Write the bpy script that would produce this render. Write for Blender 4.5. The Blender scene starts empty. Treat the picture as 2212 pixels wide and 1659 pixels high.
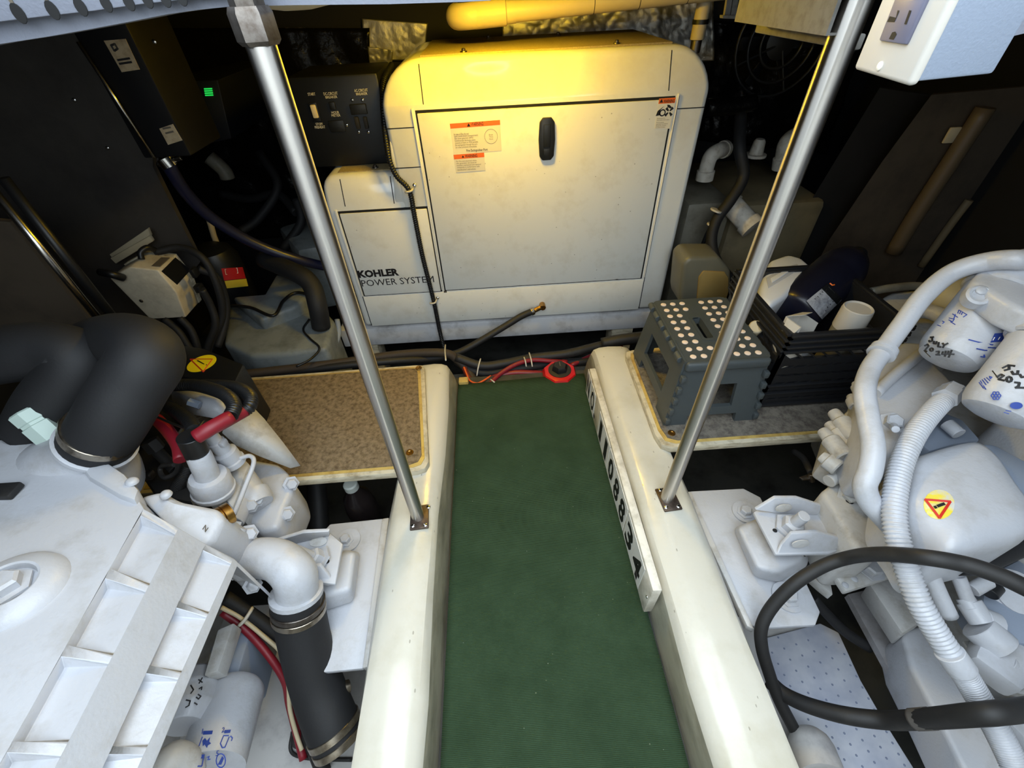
import bpy, bmesh, math, random
from mathutils import Vector, Matrix, noise
V = Vector
random.seed(7)
SC = bpy.context.scene
COL = SC.collection
# ------------------------------------------------------------------ camera
FPX, CX, CY = 935.61, 1106.0, 829.5
CAM = V((0, 0, 1.1))
def _d(px, py): return V((px - CX, -(py - CY), -FPX))
_up = -_d(1158, 1832).normalized()
_fw = _d(1035, -40).normalized(); _fw = (_fw - _up * _fw.dot(_up)).normalized()
_rt = _fw.cross(_up)
RM = Matrix((_rt, _fw, _up))
cd = bpy.data.cameras.new('camera'); cd.sensor_width = 36; cd.sensor_fit = 'HORIZONTAL'
cd.lens = FPX * 36 / 2212; cd.clip_start = 0.02
cam = bpy.data.objects.new('camera', cd); COL.objects.link(cam)
cam.matrix_world = Matrix.Translation(CAM) @ RM.to_4x4()
SC.camera = cam
# ------------------------------------------------------------------ light
W = bpy.data.worlds.new('world'); SC.world = W; W.use_nodes = True
bg = W.node_tree.nodes['Background']
bg.inputs[0].default_value = (0.80, 0.91, 1.0, 1); bg.inputs[1].default_value = 5.4
SC.view_settings.view_transform = 'Standard'; SC.view_settings.look = 'None'
SC.view_settings.gamma = 1.0; SC.view_settings.use_curve_mapping = False
SC.view_settings.exposure = 0.0
HX0, HX1, HY0, HY1 = -0.62, 0.70, -0.90, 0.575      # hatch opening in the deck
pl = bpy.data.lights.new('hatch_portal', 'AREA'); pl.shape = 'RECTANGLE'
pl.size = HX1 - HX0; pl.size_y = HY1 - HY0; pl.cycles.is_portal = True
plo = bpy.data.objects.new('hatch_portal', pl); COL.objects.link(plo)
plo.location = ((HX0 + HX1) / 2, (HY0 + HY1) / 2, 1.30)
# ------------------------------------------------------------------ picture point -> place helpers (a ray met with a chosen plane)
def ray(px, py): return RM @ _d(px, py)
def PZ(px, py, z): r = ray(px, py); return CAM + r * ((z - CAM.z) / r.z)
def PY(px, py, y): r = ray(px, py); return CAM + r * ((y - CAM.y) / r.y)
def PX(px, py, x): r = ray(px, py); return CAM + r * ((x - CAM.x) / r.x)
def PP(px, py, p0, n): r = ray(px, py); return CAM + r * ((V(p0) - CAM).dot(V(n)) / r.dot(V(n)))
def PD(px, py, d): return CAM + ray(px, py) / FPX * d
# ------------------------------------------------------------------ materials
def lin(c):
    c = c / 255.0
    return c / 12.92 if c <= 0.04045 else ((c + 0.055) / 1.055) ** 2.4
def rgb(r, g, b): return (lin(r), lin(g), lin(b), 1)
MATS = {}
def mat(name, col, rough=0.5, metal=0.0, var=None, vscale=8.0, vlo=0.45, vhi=0.7, bump=0.0, bscale=60.0, coat=0.0, spec=0.5, detail=6, stretch=None, trans=0.0):
    m = bpy.data.materials.new(name); m.use_nodes = True
    nt = m.node_tree; b = nt.nodes['Principled BSDF']
    b.inputs['Base Color'].default_value = rgb(*col)
    b.inputs['Roughness'].default_value = rough; b.inputs['Metallic'].default_value = metal
    b.inputs['Specular IOR Level'].default_value = spec
    b.inputs['Coat Weight'].default_value = coat
    if trans: b.inputs['Transmission Weight'].default_value = trans
    if var or bump:
        tc = nt.nodes.new('ShaderNodeTexCoord'); mp = nt.nodes.new('ShaderNodeMapping')
        if stretch: mp.inputs['Scale'].default_value = stretch
        nt.links.new(tc.outputs['Object'], mp.inputs['Vector'])
    if var:
        n = nt.nodes.new('ShaderNodeTexNoise'); n.inputs['Scale'].default_value = vscale; n.inputs['Detail'].default_value = detail
        n.inputs['Roughness'].default_value = 0.65
        nt.links.new(mp.outputs[0], n.inputs['Vector'])
        r = nt.nodes.new('ShaderNodeValToRGB'); r.color_ramp.elements[0].position = vlo; r.color_ramp.elements[1].position = vhi
        r.color_ramp.elements[0].color = rgb(*col); r.color_ramp.elements[1].color = rgb(*var)
        nt.links.new(n.outputs['Fac'], r.inputs[0]); nt.links.new(r.outputs[0], b.inputs['Base Color'])
    if bump:
        n2 = nt.nodes.new('ShaderNodeTexNoise'); n2.inputs['Scale'].default_value = bscale; n2.inputs['Detail'].default_value = 4
        nt.links.new(mp.outputs[0], n2.inputs['Vector'])
        bp = nt.nodes.new('ShaderNodeBump'); bp.inputs['Strength'].default_value = bump; bp.inputs['Distance'].default_value = 0.004
        nt.links.new(n2.outputs['Fac'], bp.inputs['Height']); nt.links.new(bp.outputs[0], b.inputs['Normal'])
    MATS[name] = m
    return m
def emis(name, col, s):
    m = bpy.data.materials.new(name); m.use_nodes = True
    b = m.node_tree.nodes['Principled BSDF']; b.inputs['Base Color'].default_value = (0, 0, 0, 1)
    b.inputs['Emission Color'].default_value = rgb(*col); b.inputs['Emission Strength'].default_value = s
    return m
M_white = mat('engine_white_paint', (184, 186, 192), 0.36, var=(162, 160, 158), vscale=14, vlo=.5, vhi=.8, bump=.15, bscale=180)
M_whiteg = mat('engine_white_paint_grimy', (190, 189, 187), 0.45, var=(138, 128, 110), vscale=22, vlo=.5, vhi=.85, bump=.2, bscale=120)
M_gen = mat('generator_enamel', (240, 239, 232), 0.16, var=(226, 221, 208), vscale=5, vlo=.48, vhi=.8, coat=.2)
M_gend = mat('generator_enamel_smudged', (240, 238, 229), 0.38, var=(220, 214, 198), vscale=12, vlo=.5, vhi=.9)
M_gentop = mat('generator_top_dusty', (176, 160, 120), 0.7, var=(146, 128, 92), vscale=260, vlo=.35, vhi=.7, bump=.2, bscale=900)
M_gap = mat('gap_black', (12, 12, 13), 0.7)
M_gel = mat('gelcoat_cream', (208, 205, 193), 0.28, var=(184, 178, 156), vscale=5, vlo=.48, vhi=.85, detail=10, bump=.45, bscale=14, coat=.2)
M_gelyel = mat('resin_yellowed', (196, 168, 96), 0.4, var=(150, 116, 56), vscale=18)
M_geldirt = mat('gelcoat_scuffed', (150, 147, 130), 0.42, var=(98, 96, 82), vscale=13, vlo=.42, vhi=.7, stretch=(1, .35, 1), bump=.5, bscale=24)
M_trimw = mat('painted_plywood_edge', (205, 196, 172), 0.6, var=(134, 120, 92), vscale=20, stretch=(1, 1, 4))
M_steel = mat('brushed_steel', (190, 186, 180), 0.24, 1.0, bump=.05, bscale=300, stretch=(1, 1, .05))
def aniso(m):
    nt = m.node_tree; b = nt.nodes['Principled BSDF']; t = nt.nodes.new('ShaderNodeTangent'); t.direction_type = 'RADIAL'; t.axis = 'Z'
    nt.links.new(t.outputs[0], b.inputs['Tangent']); b.inputs['Anisotropic'].default_value = .93; b.inputs['Anisotropic Rotation'].default_value = ANR
ANR = 0.25
M_pole = mat('brushed_post_steel', (200, 195, 188), 0.30, 1.0); aniso(M_pole)
M_steeld = mat('dull_steel', (120, 114, 108), 0.45, 1.0, var=(80, 70, 62), vscale=40)
M_chrome = mat('bright_screw_metal', (215, 213, 210), 0.15, 1.0)
M_foil = mat('foil_insulation', (216, 212, 204), 0.48, .9, bump=.6, bscale=40)
M_black = mat('black_plastic', (20, 21, 23), 0.42)
M_blackm = mat('black_matte_panel', (30, 28, 27), 0.65, var=(20, 19, 19), vscale=5, bump=.1, bscale=40)
M_brownp = mat('dark_brown_panel', (80, 70, 58), 0.6, var=(60, 52, 44), vscale=6)
M_rub = mat('black_rubber', (24, 24, 26), 0.68, bump=.08, bscale=200)
M_rubd = mat('dusty_rubber', (30, 29, 29), 0.6, var=(52, 49, 45), vscale=24, vlo=.55, vhi=.85)
M_red = mat('red_cable', (128, 22, 36), 0.45)
M_redsw = mat('red_switch_plastic', (200, 18, 26), 0.35)
M_orange = mat('orange_wire', (226, 96, 36), 0.5)
M_yellow = mat('sticker_yellow', (246, 222, 20), 0.45)
M_redline = mat('sticker_red', (196, 40, 24), 0.5)
M_oran = mat('sticker_orange', (242, 112, 20), 0.45)
M_paper = mat('sticker_white', (234, 228, 212), 0.5)
M_ink = mat('ink_black', (18, 16, 18), 0.6)
M_inkg = mat('ink_grey', (96, 88, 76), 0.6)
M_inkb = mat('ink_blue', (40, 66, 150), 0.6)
M_pvc = mat('pvc_white', (214, 208, 196), 0.4, var=(176, 166, 148), vscale=30)
M_pvct = mat('pvc_tan', (196, 182, 150), 0.45)
M_gfi = mat('receptacle_grey', (104, 104, 122), 0.4)
M_plate = mat('cover_plate_white', (192, 187, 178), 0.4)
M_boxgrey = mat('outlet_box_grey', (134, 144, 160), 0.55, bump=.1, bscale=500)
M_duct = mat('wire_duct_grey', (98, 96, 92), 0.65, var=(76, 74, 70), vscale=60)
M_deck = mat('deck_frame_grey', (122, 126, 138), 0.6, bump=.15, bscale=300)
M_stool = mat('stool_grey_plastic', (66, 72, 74), 0.5, bump=.12, bscale=500)
M_dot = mat('grip_dot', (236, 214, 194), 0.6)
M_crate = mat('crate_black', (30, 31, 34), 0.38)
M_jugw = mat('jug_white_plastic', (222, 224, 228), 0.4)
M_jugb = mat('jug_dark_blue', (22, 23, 38), 0.34)
M_brass = mat('brass', (176, 134, 70), 0.35, 1.0, var=(120, 86, 40), vscale=40)
M_tank = mat('tank_grey_plastic', (126, 122, 108), 0.5, var=(98, 92, 78), vscale=10)
M_grp = mat('fibreglass_grey', (128, 134, 134), 0.5, var=(96, 100, 100), vscale=10, bump=.2, bscale=30)
M_poly = mat('amber_polythene', (190, 170, 110), 0.4)
M_bluehose = mat('blue_black_hose', (26, 28, 52), 0.35)
M_bilge = mat('bilge_paint_dirty', (60, 60, 56), 0.6, var=(26, 26, 24), vscale=6)
M_bilgew = mat('bilge_white_paint', (192, 190, 188), 0.5, var=(140, 136, 138), vscale=9, vlo=.5, vhi=.8)
M_bulk = mat('bulkhead_bounce_white', (226, 226, 222), 0.6)
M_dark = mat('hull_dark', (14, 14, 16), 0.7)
M_clamp = mat('clamp_steel', (172, 162, 146), 0.3, 1.0, var=(120, 108, 94), vscale=50)
M_tie = mat('cable_tie', (206, 200, 186), 0.5)
M_greenp = mat('pale_green_fitting', (190, 208, 200), 0.5)
M_bottle = mat('dark_bottle', (34, 28, 28), 0.2)
# ribbed green carpet and tan looped carpet
def ribbed(name, c1, c2, scale):
    m = mat(name, c1, 0.95, spec=.15); nt = m.node_tree; b = nt.nodes['Principled BSDF']
    tc = nt.nodes.new('ShaderNodeTexCoord')
    w = nt.nodes.new('ShaderNodeTexWave'); w.bands_direction = 'Y'; w.inputs['Scale'].default_value = scale; w.inputs['Distortion'].default_value = .6
    w.inputs['Detail'].default_value = 1
    nt.links.new(tc.outputs['Object'], w.inputs['Vector'])
    n = nt.nodes.new('ShaderNodeTexNoise'); n.inputs['Scale'].default_value = 9; n.inputs['Detail'].default_value = 9; n.inputs['Roughness'].default_value = .7
    nt.links.new(tc.outputs['Object'], n.inputs['Vector'])
    r = nt.nodes.new('ShaderNodeValToRGB'); r.color_ramp.elements[0].color = rgb(*c1); r.color_ramp.elements[1].color = rgb(*c2)
    r.color_ramp.elements[0].position = .35; r.color_ramp.elements[1].position = .72
    nt.links.new(n.outputs['Fac'], r.inputs[0])
    sp = nt.nodes.new('ShaderNodeTexVoronoi'); sp.inputs['Scale'].default_value = 34; sp.inputs['Randomness'].default_value = 1
    nt.links.new(tc.outputs['Object'], sp.inputs['Vector'])
    lt = nt.nodes.new('ShaderNodeMath'); lt.operation = 'LESS_THAN'; lt.inputs[1].default_value = .035
    nt.links.new(sp.outputs['Distance'], lt.inputs[0])
    mx = nt.nodes.new('ShaderNodeMix'); mx.data_type = 'RGBA'; mx.inputs[7].default_value = rgb(150, 160, 140)
    m2 = nt.nodes.new('ShaderNodeMath'); m2.operation = 'MULTIPLY'; m2.inputs[1].default_value = .8
    nt.links.new(lt.outputs[0], m2.inputs[0]); nt.links.new(m2.outputs[0], mx.inputs[0]); nt.links.new(r.outputs[0], mx.inputs[6])
    nt.links.new(mx.outputs[2], b.inputs['Base Color'])
    bp = nt.nodes.new('ShaderNodeBump'); bp.inputs['Strength'].default_value = .8; bp.inputs['Distance'].default_value = .003
    nt.links.new(w.outputs['Fac'], bp.inputs['Height']); nt.links.new(bp.outputs[0], b.inputs['Normal'])
    return m
M_green = ribbed('green_ribbed_carpet', (52, 72, 51), (65, 87, 64), 110)
M_tan = mat('tan_looped_carpet', (146, 128, 102), 0.95, var=(102, 87, 66), vscale=70, vlo=.4, vhi=.65, bump=.8, bscale=420, spec=.1)
M_tang = mat('grey_looped_carpet', (128, 122, 112), 0.95, var=(92, 86, 80), vscale=60, vlo=.4, vhi=.65, bump=.8, bscale=420, spec=.1)
# absorbent pad with dimples
def padmat():
    m = mat('absorbent_pad', (206, 210, 220), 0.9, spec=.1); nt = m.node_tree; b = nt.nodes['Principled BSDF']
    tc = nt.nodes.new('ShaderNodeTexCoord'); n = nt.nodes.new('ShaderNodeTexNoise'); n.inputs['Scale'].default_value = 12; n.inputs['Detail'].default_value = 5
    nt.links.new(tc.outputs['Object'], n.inputs['Vector'])
    r = nt.nodes.new('ShaderNodeValToRGB'); r.color_ramp.elements[0].color = rgb(190, 193, 202); r.color_ramp.elements[1].color = rgb(150, 156, 176)
    r.color_ramp.elements[0].position = .4; r.color_ramp.elements[1].position = .75
    nt.links.new(n.outputs['Fac'], r.inputs[0]); nt.links.new(r.outputs[0], b.inputs['Base Color'])
    return m
M_pad = padmat()
def specks(m, scale, thr, col):
    nt = m.node_tree; b = nt.nodes['Principled BSDF']; src = b.inputs['Base Color'].links[0].from_socket
    tc = nt.nodes.new('ShaderNodeTexCoord'); mp = nt.nodes.new('ShaderNodeMapping'); mp.inputs['Scale'].default_value = (1, .45, 1)
    vo = nt.nodes.new('ShaderNodeTexVoronoi'); vo.inputs['Scale'].default_value = scale; vo.inputs['Randomness'].default_value = 1
    nt.links.new(tc.outputs['Object'], mp.inputs[0]); nt.links.new(mp.outputs[0], vo.inputs['Vector'])
    lt = nt.nodes.new('ShaderNodeMath'); lt.operation = 'LESS_THAN'; lt.inputs[1].default_value = thr; nt.links.new(vo.outputs['Distance'], lt.inputs[0])
    k = nt.nodes.new('ShaderNodeMath'); k.operation = 'MULTIPLY'; k.inputs[1].default_value = .55; nt.links.new(lt.outputs[0], k.inputs[0])
    mx = nt.nodes.new('ShaderNodeMix'); mx.data_type = 'RGBA'; mx.inputs[7].default_value = rgb(*col)
    nt.links.new(k.outputs[0], mx.inputs[0]); nt.links.new(src, mx.inputs[6]); nt.links.new(mx.outputs[2], b.inputs['Base Color'])
specks(M_gel, 42, .07, (120, 114, 98)); specks(M_gend, 26, .05, (120, 112, 92))
# ------------------------------------------------------------------ object helpers
def setp(o, label=None, cat=None, group=None, kind=None):
    if label: o['label'] = label
    if cat: o['category'] = cat
    if group: o['group'] = group
    if kind: o['kind'] = kind
    return o
def thing(name, label, cat, loc=(0, 0, 0), group=None):
    o = bpy.data.objects.new(name, None); COL.objects.link(o); o.location = V(loc); o.empty_display_size = .05
    return setp(o, label, cat, group)
def attach(o, parent):
    if parent is None: return o
    o.parent = parent
    if parent.type == 'EMPTY': o.matrix_parent_inverse = Matrix.Translation(-parent.location)
    return o
def mesh(name, verts, faces, m, parent=None, smooth=False):
    me = bpy.data.meshes.new(name); me.from_pydata([tuple(v) for v in verts], [], faces)
    me.validate(); me.update()
    bm = bmesh.new(); bm.from_mesh(me); bmesh.ops.recalc_face_normals(bm, faces=bm.faces); bm.to_mesh(me); bm.free()
    return fin(name, me, m, parent, smooth)
def fin(name, me, m, parent, smooth):
    if smooth: me.polygons.foreach_set('use_smooth', [True] * len(me.polygons)); 
    me.materials.append(m)
    o = bpy.data.objects.new(name, me); COL.objects.link(o)
    if smooth == 'auto':
        bm = bmesh.new(); bm.from_mesh(me)
        for e in bm.edges:
            e.smooth = not (len(e.link_faces) == 2 and e.calc_face_angle(0) > .6)
        bm.to_mesh(me); bm.free()
    return attach(o, parent)
def frombm(name, bm, m, parent=None, smooth='auto'):
    bmesh.ops.recalc_face_normals(bm, faces=bm.faces)
    me = bpy.data.meshes.new(name); bm.to_mesh(me); bm.free()
    return fin(name, me, m, parent, smooth)
def frame(z, x=None):
    z = V(z).normalized()
    x = V(x) if x is not None else (V((1, 0, 0)) if abs(z.x) < .8 else V((0, 1, 0)))
    x = (x - z * x.dot(z)).normalized(); y = z.cross(x)
    return Matrix((x, y, z)).transposed()
def box(name, c, s, m, parent=None, bev=0.0, R=None, seg=2):
    bm = bmesh.new(); bmesh.ops.create_cube(bm, size=1)
    for v in bm.verts: v.co = V((v.co.x * s[0], v.co.y * s[1], v.co.z * s[2]))
    if bev: bmesh.ops.bevel(bm, geom=list(bm.edges), offset=min(bev, .49 * min(s)), segments=seg, affect='EDGES', profile=.5)
    for v in bm.verts: v.co = (R @ v.co if R else v.co) + V(c)
    return frombm(name, bm, m, parent)
def bx(name, x0, x1, y0, y1, z0, z1, m, parent=None, bev=0.0):
    return box(name, ((x0 + x1) / 2, (y0 + y1) / 2, (z0 + z1) / 2), (x1 - x0, y1 - y0, z1 - z0), m, parent, bev)
def prism(name, poly, ext, m, parent=None, bev=0.0, seg=2, smooth='auto'):
    """polygon (list of points) pushed along ext, all edges bevelled"""
    bm = bmesh.new(); vs = [bm.verts.new(V(p)) for p in poly]; ve = [bm.verts.new(V(p) + V(ext)) for p in poly]
    n = len(vs); bm.faces.new(vs); bm.faces.new(ve[::-1])
    for i in range(n): bm.faces.new((vs[i], ve[i], ve[(i + 1) % n], vs[(i + 1) % n]))
    bmesh.ops.recalc_face_normals(bm, faces=bm.faces)
    if bev: bmesh.ops.bevel(bm, geom=[e for e in bm.edges if e.calc_face_angle(0) > .35], offset=bev, segments=seg, affect='EDGES', profile=.5, clamp_overlap=True)
    return frombm(name, bm, m, parent, smooth)
def plate(name, pts, n, th, m, parent=None, bev=0.0):
    """flat plate: outline pts lies on its front face, thickness th goes against n"""
    return prism(name, pts, -V(n).normalized() * th, m, parent, bev)
def spline(pts, n=8, closed=False):
    P = [V(p) for p in pts]; out = []
    for i in range(len(P) - 1):
        p0 = P[i - 1] if i else P[0] * 2 - P[1]; p1 = P[i]; p2 = P[i + 1]; p3 = P[i + 2] if i + 2 < len(P) else P[-1] * 2 - P[-2]
        for k in range(n):
            t = k / n
            out.append(.5 * ((2 * p1) + (p2 - p0) * t + (2 * p0 - 5 * p1 + 4 * p2 - p3) * t * t + (3 * p1 - p0 - 3 * p2 + p3) * t ** 3))
    out.append(P[-1]); return out
def tube(name, pts, r, m, parent=None, n=8, seg=14, rib=0.0, ribn=0, caps=True, flat=None):
    """round tube through pts; r a number or one per control point; rib = depth, ribn = ribs in all"""
    P = spline(pts, n) if n > 1 else [V(p) for p in pts]
    if rib:   # resample evenly
        L = [0]
        for a, b in zip(P, P[1:]): L.append(L[-1] + (b - a).length)
        tot = L[-1]; k = ribn * 4; Q = []; j = 0
        for i in range(k + 1):
            d = tot * i / k
            while j < len(L) - 2 and L[j + 1] < d: j += 1
            Q.append(P[j].lerp(P[j + 1], (d - L[j]) / max(1e-9, L[j + 1] - L[j])))
        P = Q
    N = len(P)
    def rad(i):
        if isinstance(r, (list, tuple)):
            t = i / (N - 1) * (len(r) - 1); a = min(int(t), len(r) - 2); q = r[a] + (r[a + 1] - r[a]) * (t - a)
        else: q = r
        if rib: q -= (rib if i % 4 in (2, 3) else 0)
        return q
    verts = []; faces = []; up = None
    for i in range(N):
        t = (P[min(i + 1, N - 1)] - P[max(i - 1, 0)]).normalized()
        if up is None: up = frame(t).col[0].copy()
        up = (up - t * up.dot(t))
        up = up.normalized() if up.length > 1e-6 else frame(t).col[0].copy()
        s = t.cross(up); q = rad(i)
        for k in range(seg):
            a = 2 * math.pi * k / seg
            verts.append(P[i] + up * (math.cos(a) * q) + s * (math.sin(a) * q))
    for i in range(N - 1):
        for k in range(seg):
            a = i * seg + k; b = i * seg + (k + 1) % seg
            faces.append((a, b, b + seg, a + seg))
    if caps: faces.append(tuple(range(seg))[::-1]); faces.append(tuple((N - 1) * seg + k for k in range(seg)))
    o = mesh(name, verts, faces, m, parent, True)
    if caps:
        me = o.data
        for p in me.polygons[-2:]: p.use_smooth = False
    return o
def lathe(name, o, axis, prof, m, parent=None, seg=24, x=None, smooth='auto', scale=(1, 1)):
    """prof: list of (radius, height along axis)"""
    F = frame(axis, x); verts = []; faces = []; n = len(prof)
    for (r, h) in prof:
        for k in range(seg):
            a = 2 * math.pi * k / seg
            verts.append(V(o) + F @ V((max(r, 1e-5) * math.cos(a) * scale[0], max(r, 1e-5) * math.sin(a) * scale[1], h)))
    for i in range(n - 1):
        for k in range(seg):
            a = i * seg + k; b = i * seg + (k + 1) % seg
            faces.append((a, b, b + seg, a + seg))
    faces.append(tuple(range(seg))[::-1]); faces.append(tuple((n - 1) * seg + k for k in range(seg)))
    return mesh(name, verts, faces, m, parent, smooth)
def cyl(name, a, b, r, m, parent=None, seg=20, bev=.001, r2=None):
    a = V(a); b = V(b); h = (b - a).length; r2 = r if r2 is None else r2
    return lathe(name, a, b - a, [(r - bev, 0), (r, bev), (r2, h - bev), (r2 - bev, h)], m, parent, seg)
def hexbolt(parent, p, n, r, m, name='bolt', h=None, washer=True):
    n = V(n).normalized(); h = h or r * 1.1; p = V(p)
    o = lathe(name, p, n, ([(r * 1.5, 0), (r * 1.5, r * .22)] if washer else []) + [(r * 1.0, r * .22), (r, h), (r * .8, h + r * .2)], m, parent, seg=6)
    return o
def dome(name, p, n, r, m, parent=None, h=.5):
    return lathe(name, p, n, [(r, 0), (r * .95, r * h * .5), (r * .7, r * h * .85), (r * .3, r * h)], m, parent, 14)
def ball(name, c, r, m, parent=None, s=(1, 1, 1), R=None, u=20, v=12):
    bm = bmesh.new(); bmesh.ops.create_uvsphere(bm, u_segments=u, v_segments=v, radius=r)
    for q in bm.verts:
        q.co = V((q.co.x * s[0], q.co.y * s[1], q.co.z * s[2])); q.co = (R @ q.co if R else q.co) + V(c)
    return frombm(name, bm, m, parent, True)
def text(name, s, o, xd, yd, size, m, parent=None, bold=0.0, depth=.0004, align='LEFT', sx=1.0, shear=0.0, spacing=1.0, line=1.0):
    cu = bpy.data.curves.new(name, 'FONT'); cu.body = s; cu.size = size; cu.extrude = depth; cu.offset = bold; cu.align_x = align
    cu.space_character = spacing; cu.shear = shear; cu.space_line = line; cu.resolution_u = 2
    t = bpy.data.objects.new(name, cu); COL.objects.link(t)
    me = bpy.data.meshes.new_from_object(t); bpy.data.objects.remove(t); bpy.data.curves.remove(cu)
    xd = V(xd).normalized(); yd = V(yd); yd = (yd - xd * yd.dot(xd)).normalized(); zd = xd.cross(yd)
    for v in me.vertices: v.co = V(o) + xd * (v.co.x * sx) + yd * v.co.y + zd * (v.co.z + depth)
    return fin(name, me, m, parent, False)
def inst(o, loc=None, parent=None, R=None):
    """another copy of a mesh object, sharing its data, moved by loc"""
    c = o.copy(); COL.objects.link(c)
    T = Matrix.Translation(V(loc or (0, 0, 0)))
    c.matrix_basis = T @ (R.to_4x4() if R else Matrix())
    if parent is not None: attach(c, parent)
    return c
def rrect(x0, x1, z0, z1, r, n=5):
    P = []
    for (cx, cz, a0) in ((x1 - r, z1 - r, 0), (x0 + r, z1 - r, 90), (x0 + r, z0 + r, 180), (x1 - r, z0 + r, 270)):
        for k in range(n + 1):
            a = math.radians(a0 + 90 * k / n); P.append((cx + r * math.cos(a), cz + r * math.sin(a)))
    return P
def ringplate(name, o, F, outer, inner, th, m, parent=None):
    """flat frame between two loops of equal count (2D lists) in frame F at o, thickness th along -z"""
    n = len(outer); vs = []; fs = []
    for dz in (0, -th):
        for L in (outer, inner):
            for (a, b) in L: vs.append(V(o) + F @ V((a, b, dz)))
    for i in range(n):
        j = (i + 1) % n
        fs += [(i, j, n + j, n + i), (2 * n + i, 3 * n + i, 3 * n + j, 2 * n + j), (i, 2 * n + i, 2 * n + j, j), (n + i, n + j, 3 * n + j, 3 * n + i)]
    return mesh(name, vs, fs, m, parent)
def XZ(y): return lambda x, z: V((x, y, z))
# ------------------------------------------------------------------ the compartment
FX0, FX1, FY0, FY1, FZ, CZ = -1.75, 1.85, -0.95, 2.45, -0.34, 1.20
setp(bx('floor', FX0, FX1, FY0, FY1, FZ - .03, FZ, M_bilge), 'dark dirty bilge bottom below the engines', kind='structure')
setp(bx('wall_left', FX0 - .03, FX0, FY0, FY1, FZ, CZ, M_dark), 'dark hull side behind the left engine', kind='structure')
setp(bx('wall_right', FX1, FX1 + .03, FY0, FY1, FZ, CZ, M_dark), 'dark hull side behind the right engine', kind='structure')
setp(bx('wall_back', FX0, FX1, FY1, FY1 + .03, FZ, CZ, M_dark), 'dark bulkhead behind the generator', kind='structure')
setp(bx('wall_front', FX0, FX1, FY0 - .03, FY0, FZ, CZ, M_bulk), 'unseen bulkhead behind the viewer, made white to bounce light', kind='structure')  # unseen wall, made white to bounce fill light onto the generator
ceil = bpy.data.meshes.new('ceiling')
def ceiling():
    vs = []; fs = []
    for z in (CZ, CZ + .05):
        for (x, y) in ((FX0, FY0), (FX1, FY0), (FX1, FY1), (FX0, FY1), (HX0, HY0), (HX1, HY0), (HX1, HY1), (HX0, HY1)): vs.append((x, y, z))
    for i in range(4):
        j = (i + 1) % 4
        fs += [(i, j, 4 + j, 4 + i), (8 + i, 12 + i, 12 + j, 8 + j), (4 + i, 4 + j, 12 + j, 12 + i), (i, 8 + i, 8 + j, j)]
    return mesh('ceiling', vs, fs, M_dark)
setp(ceiling(), 'dark underside of the deck around the open hatch', kind='structure')
# walkway sole between the stringers, engine-bed stringers
setp(bx('floor', -.19, .31, -.9, 1.24, -.10, -.007, M_bilge), 'walkway sole under the green carpet', kind='structure')
def stringer(name, label, xi, xo, y1, m):
    """glassed-over engine bed: rounded top, section in x-z, run along y with a rounded far end"""
    s = 1 if xo > xi else -1; w = abs(xo - xi); top = .118
    prof = [(0, -.33), (0, -.012), (.007, .05), (.015, .088), (.027, .108), (.046, .117), (w * .5, top + .002), (w - .03, .117), (w - .012, .110), (w - .003, .095), (w, .07), (w + .004, -.33)]
    ys = [-.9, -.5, -.2, 0, .2, .4, .6, .8, 1.0, y1 - .05, y1 - .018, y1 - .004, y1]
    dz = [0] * 10 + [-.004, -.012, -.026]
    vs = []; fs = []; n = len(prof)
    for i, y in enumerate(ys):
        for k, (a, z) in enumerate(prof):
            wob = .003 * math.sin(y * 9 + k) + .002 * math.sin(y * 23 + k * 2)
            vs.append((xi + s * (a + (wob if 2 < k < 10 else 0)), y, z + (dz[i] if z > .04 else 0)))
    for i in range(len(ys) - 1):
        for k in range(n - 1): a = i * n + k; fs.append((a, a + 1, a + n + 1, a + n))
    fs.append(tuple(range(n))); fs.append(tuple((len(ys) - 1) * n + k for k in range(n))[::-1])
    o = mesh(name, vs, fs, m, None, 'auto'); return setp(o, label, kind='structure')
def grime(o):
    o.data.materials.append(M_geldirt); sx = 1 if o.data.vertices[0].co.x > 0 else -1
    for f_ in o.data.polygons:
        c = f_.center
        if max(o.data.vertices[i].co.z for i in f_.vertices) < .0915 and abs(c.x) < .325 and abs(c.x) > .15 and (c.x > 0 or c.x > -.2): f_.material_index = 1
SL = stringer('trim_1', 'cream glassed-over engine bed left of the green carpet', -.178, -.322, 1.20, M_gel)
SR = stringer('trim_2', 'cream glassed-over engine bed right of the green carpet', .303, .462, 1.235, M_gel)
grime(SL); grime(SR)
# carpet
def carpet():
    nx, ny = 26, 60; vs = []; fs = []
    for j in range(ny + 1):
        t = j / ny; y = -.9 + t * 2.09
        for i in range(nx + 1):
            s = i / nx; x0 = -.168 - .008 * t; x1 = .298 - .002 * t
            z = .001 + .0015 * math.sin(x0 * 9 + y * 14 + s * 7) + (.006 * (t > .985) * (s * .5))
            vs.append((x0 + (x1 - x0) * s, y + (.012 * s if t == 1 else 0), z))
    n = nx + 1
    for j in range(ny):
        for i in range(nx): a = j * n + i; fs.append((a, a + 1, a + n + 1, a + n))
    o = mesh('carpet_runner', vs, fs, M_green, None, True)
    md = o.modifiers.new('th', 'SOLIDIFY'); md.thickness = .006; md.offset = -1
    return setp(o, 'dark green ribbed carpet runner on the walkway between the engine beds', 'carpet')
carpet()
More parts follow.
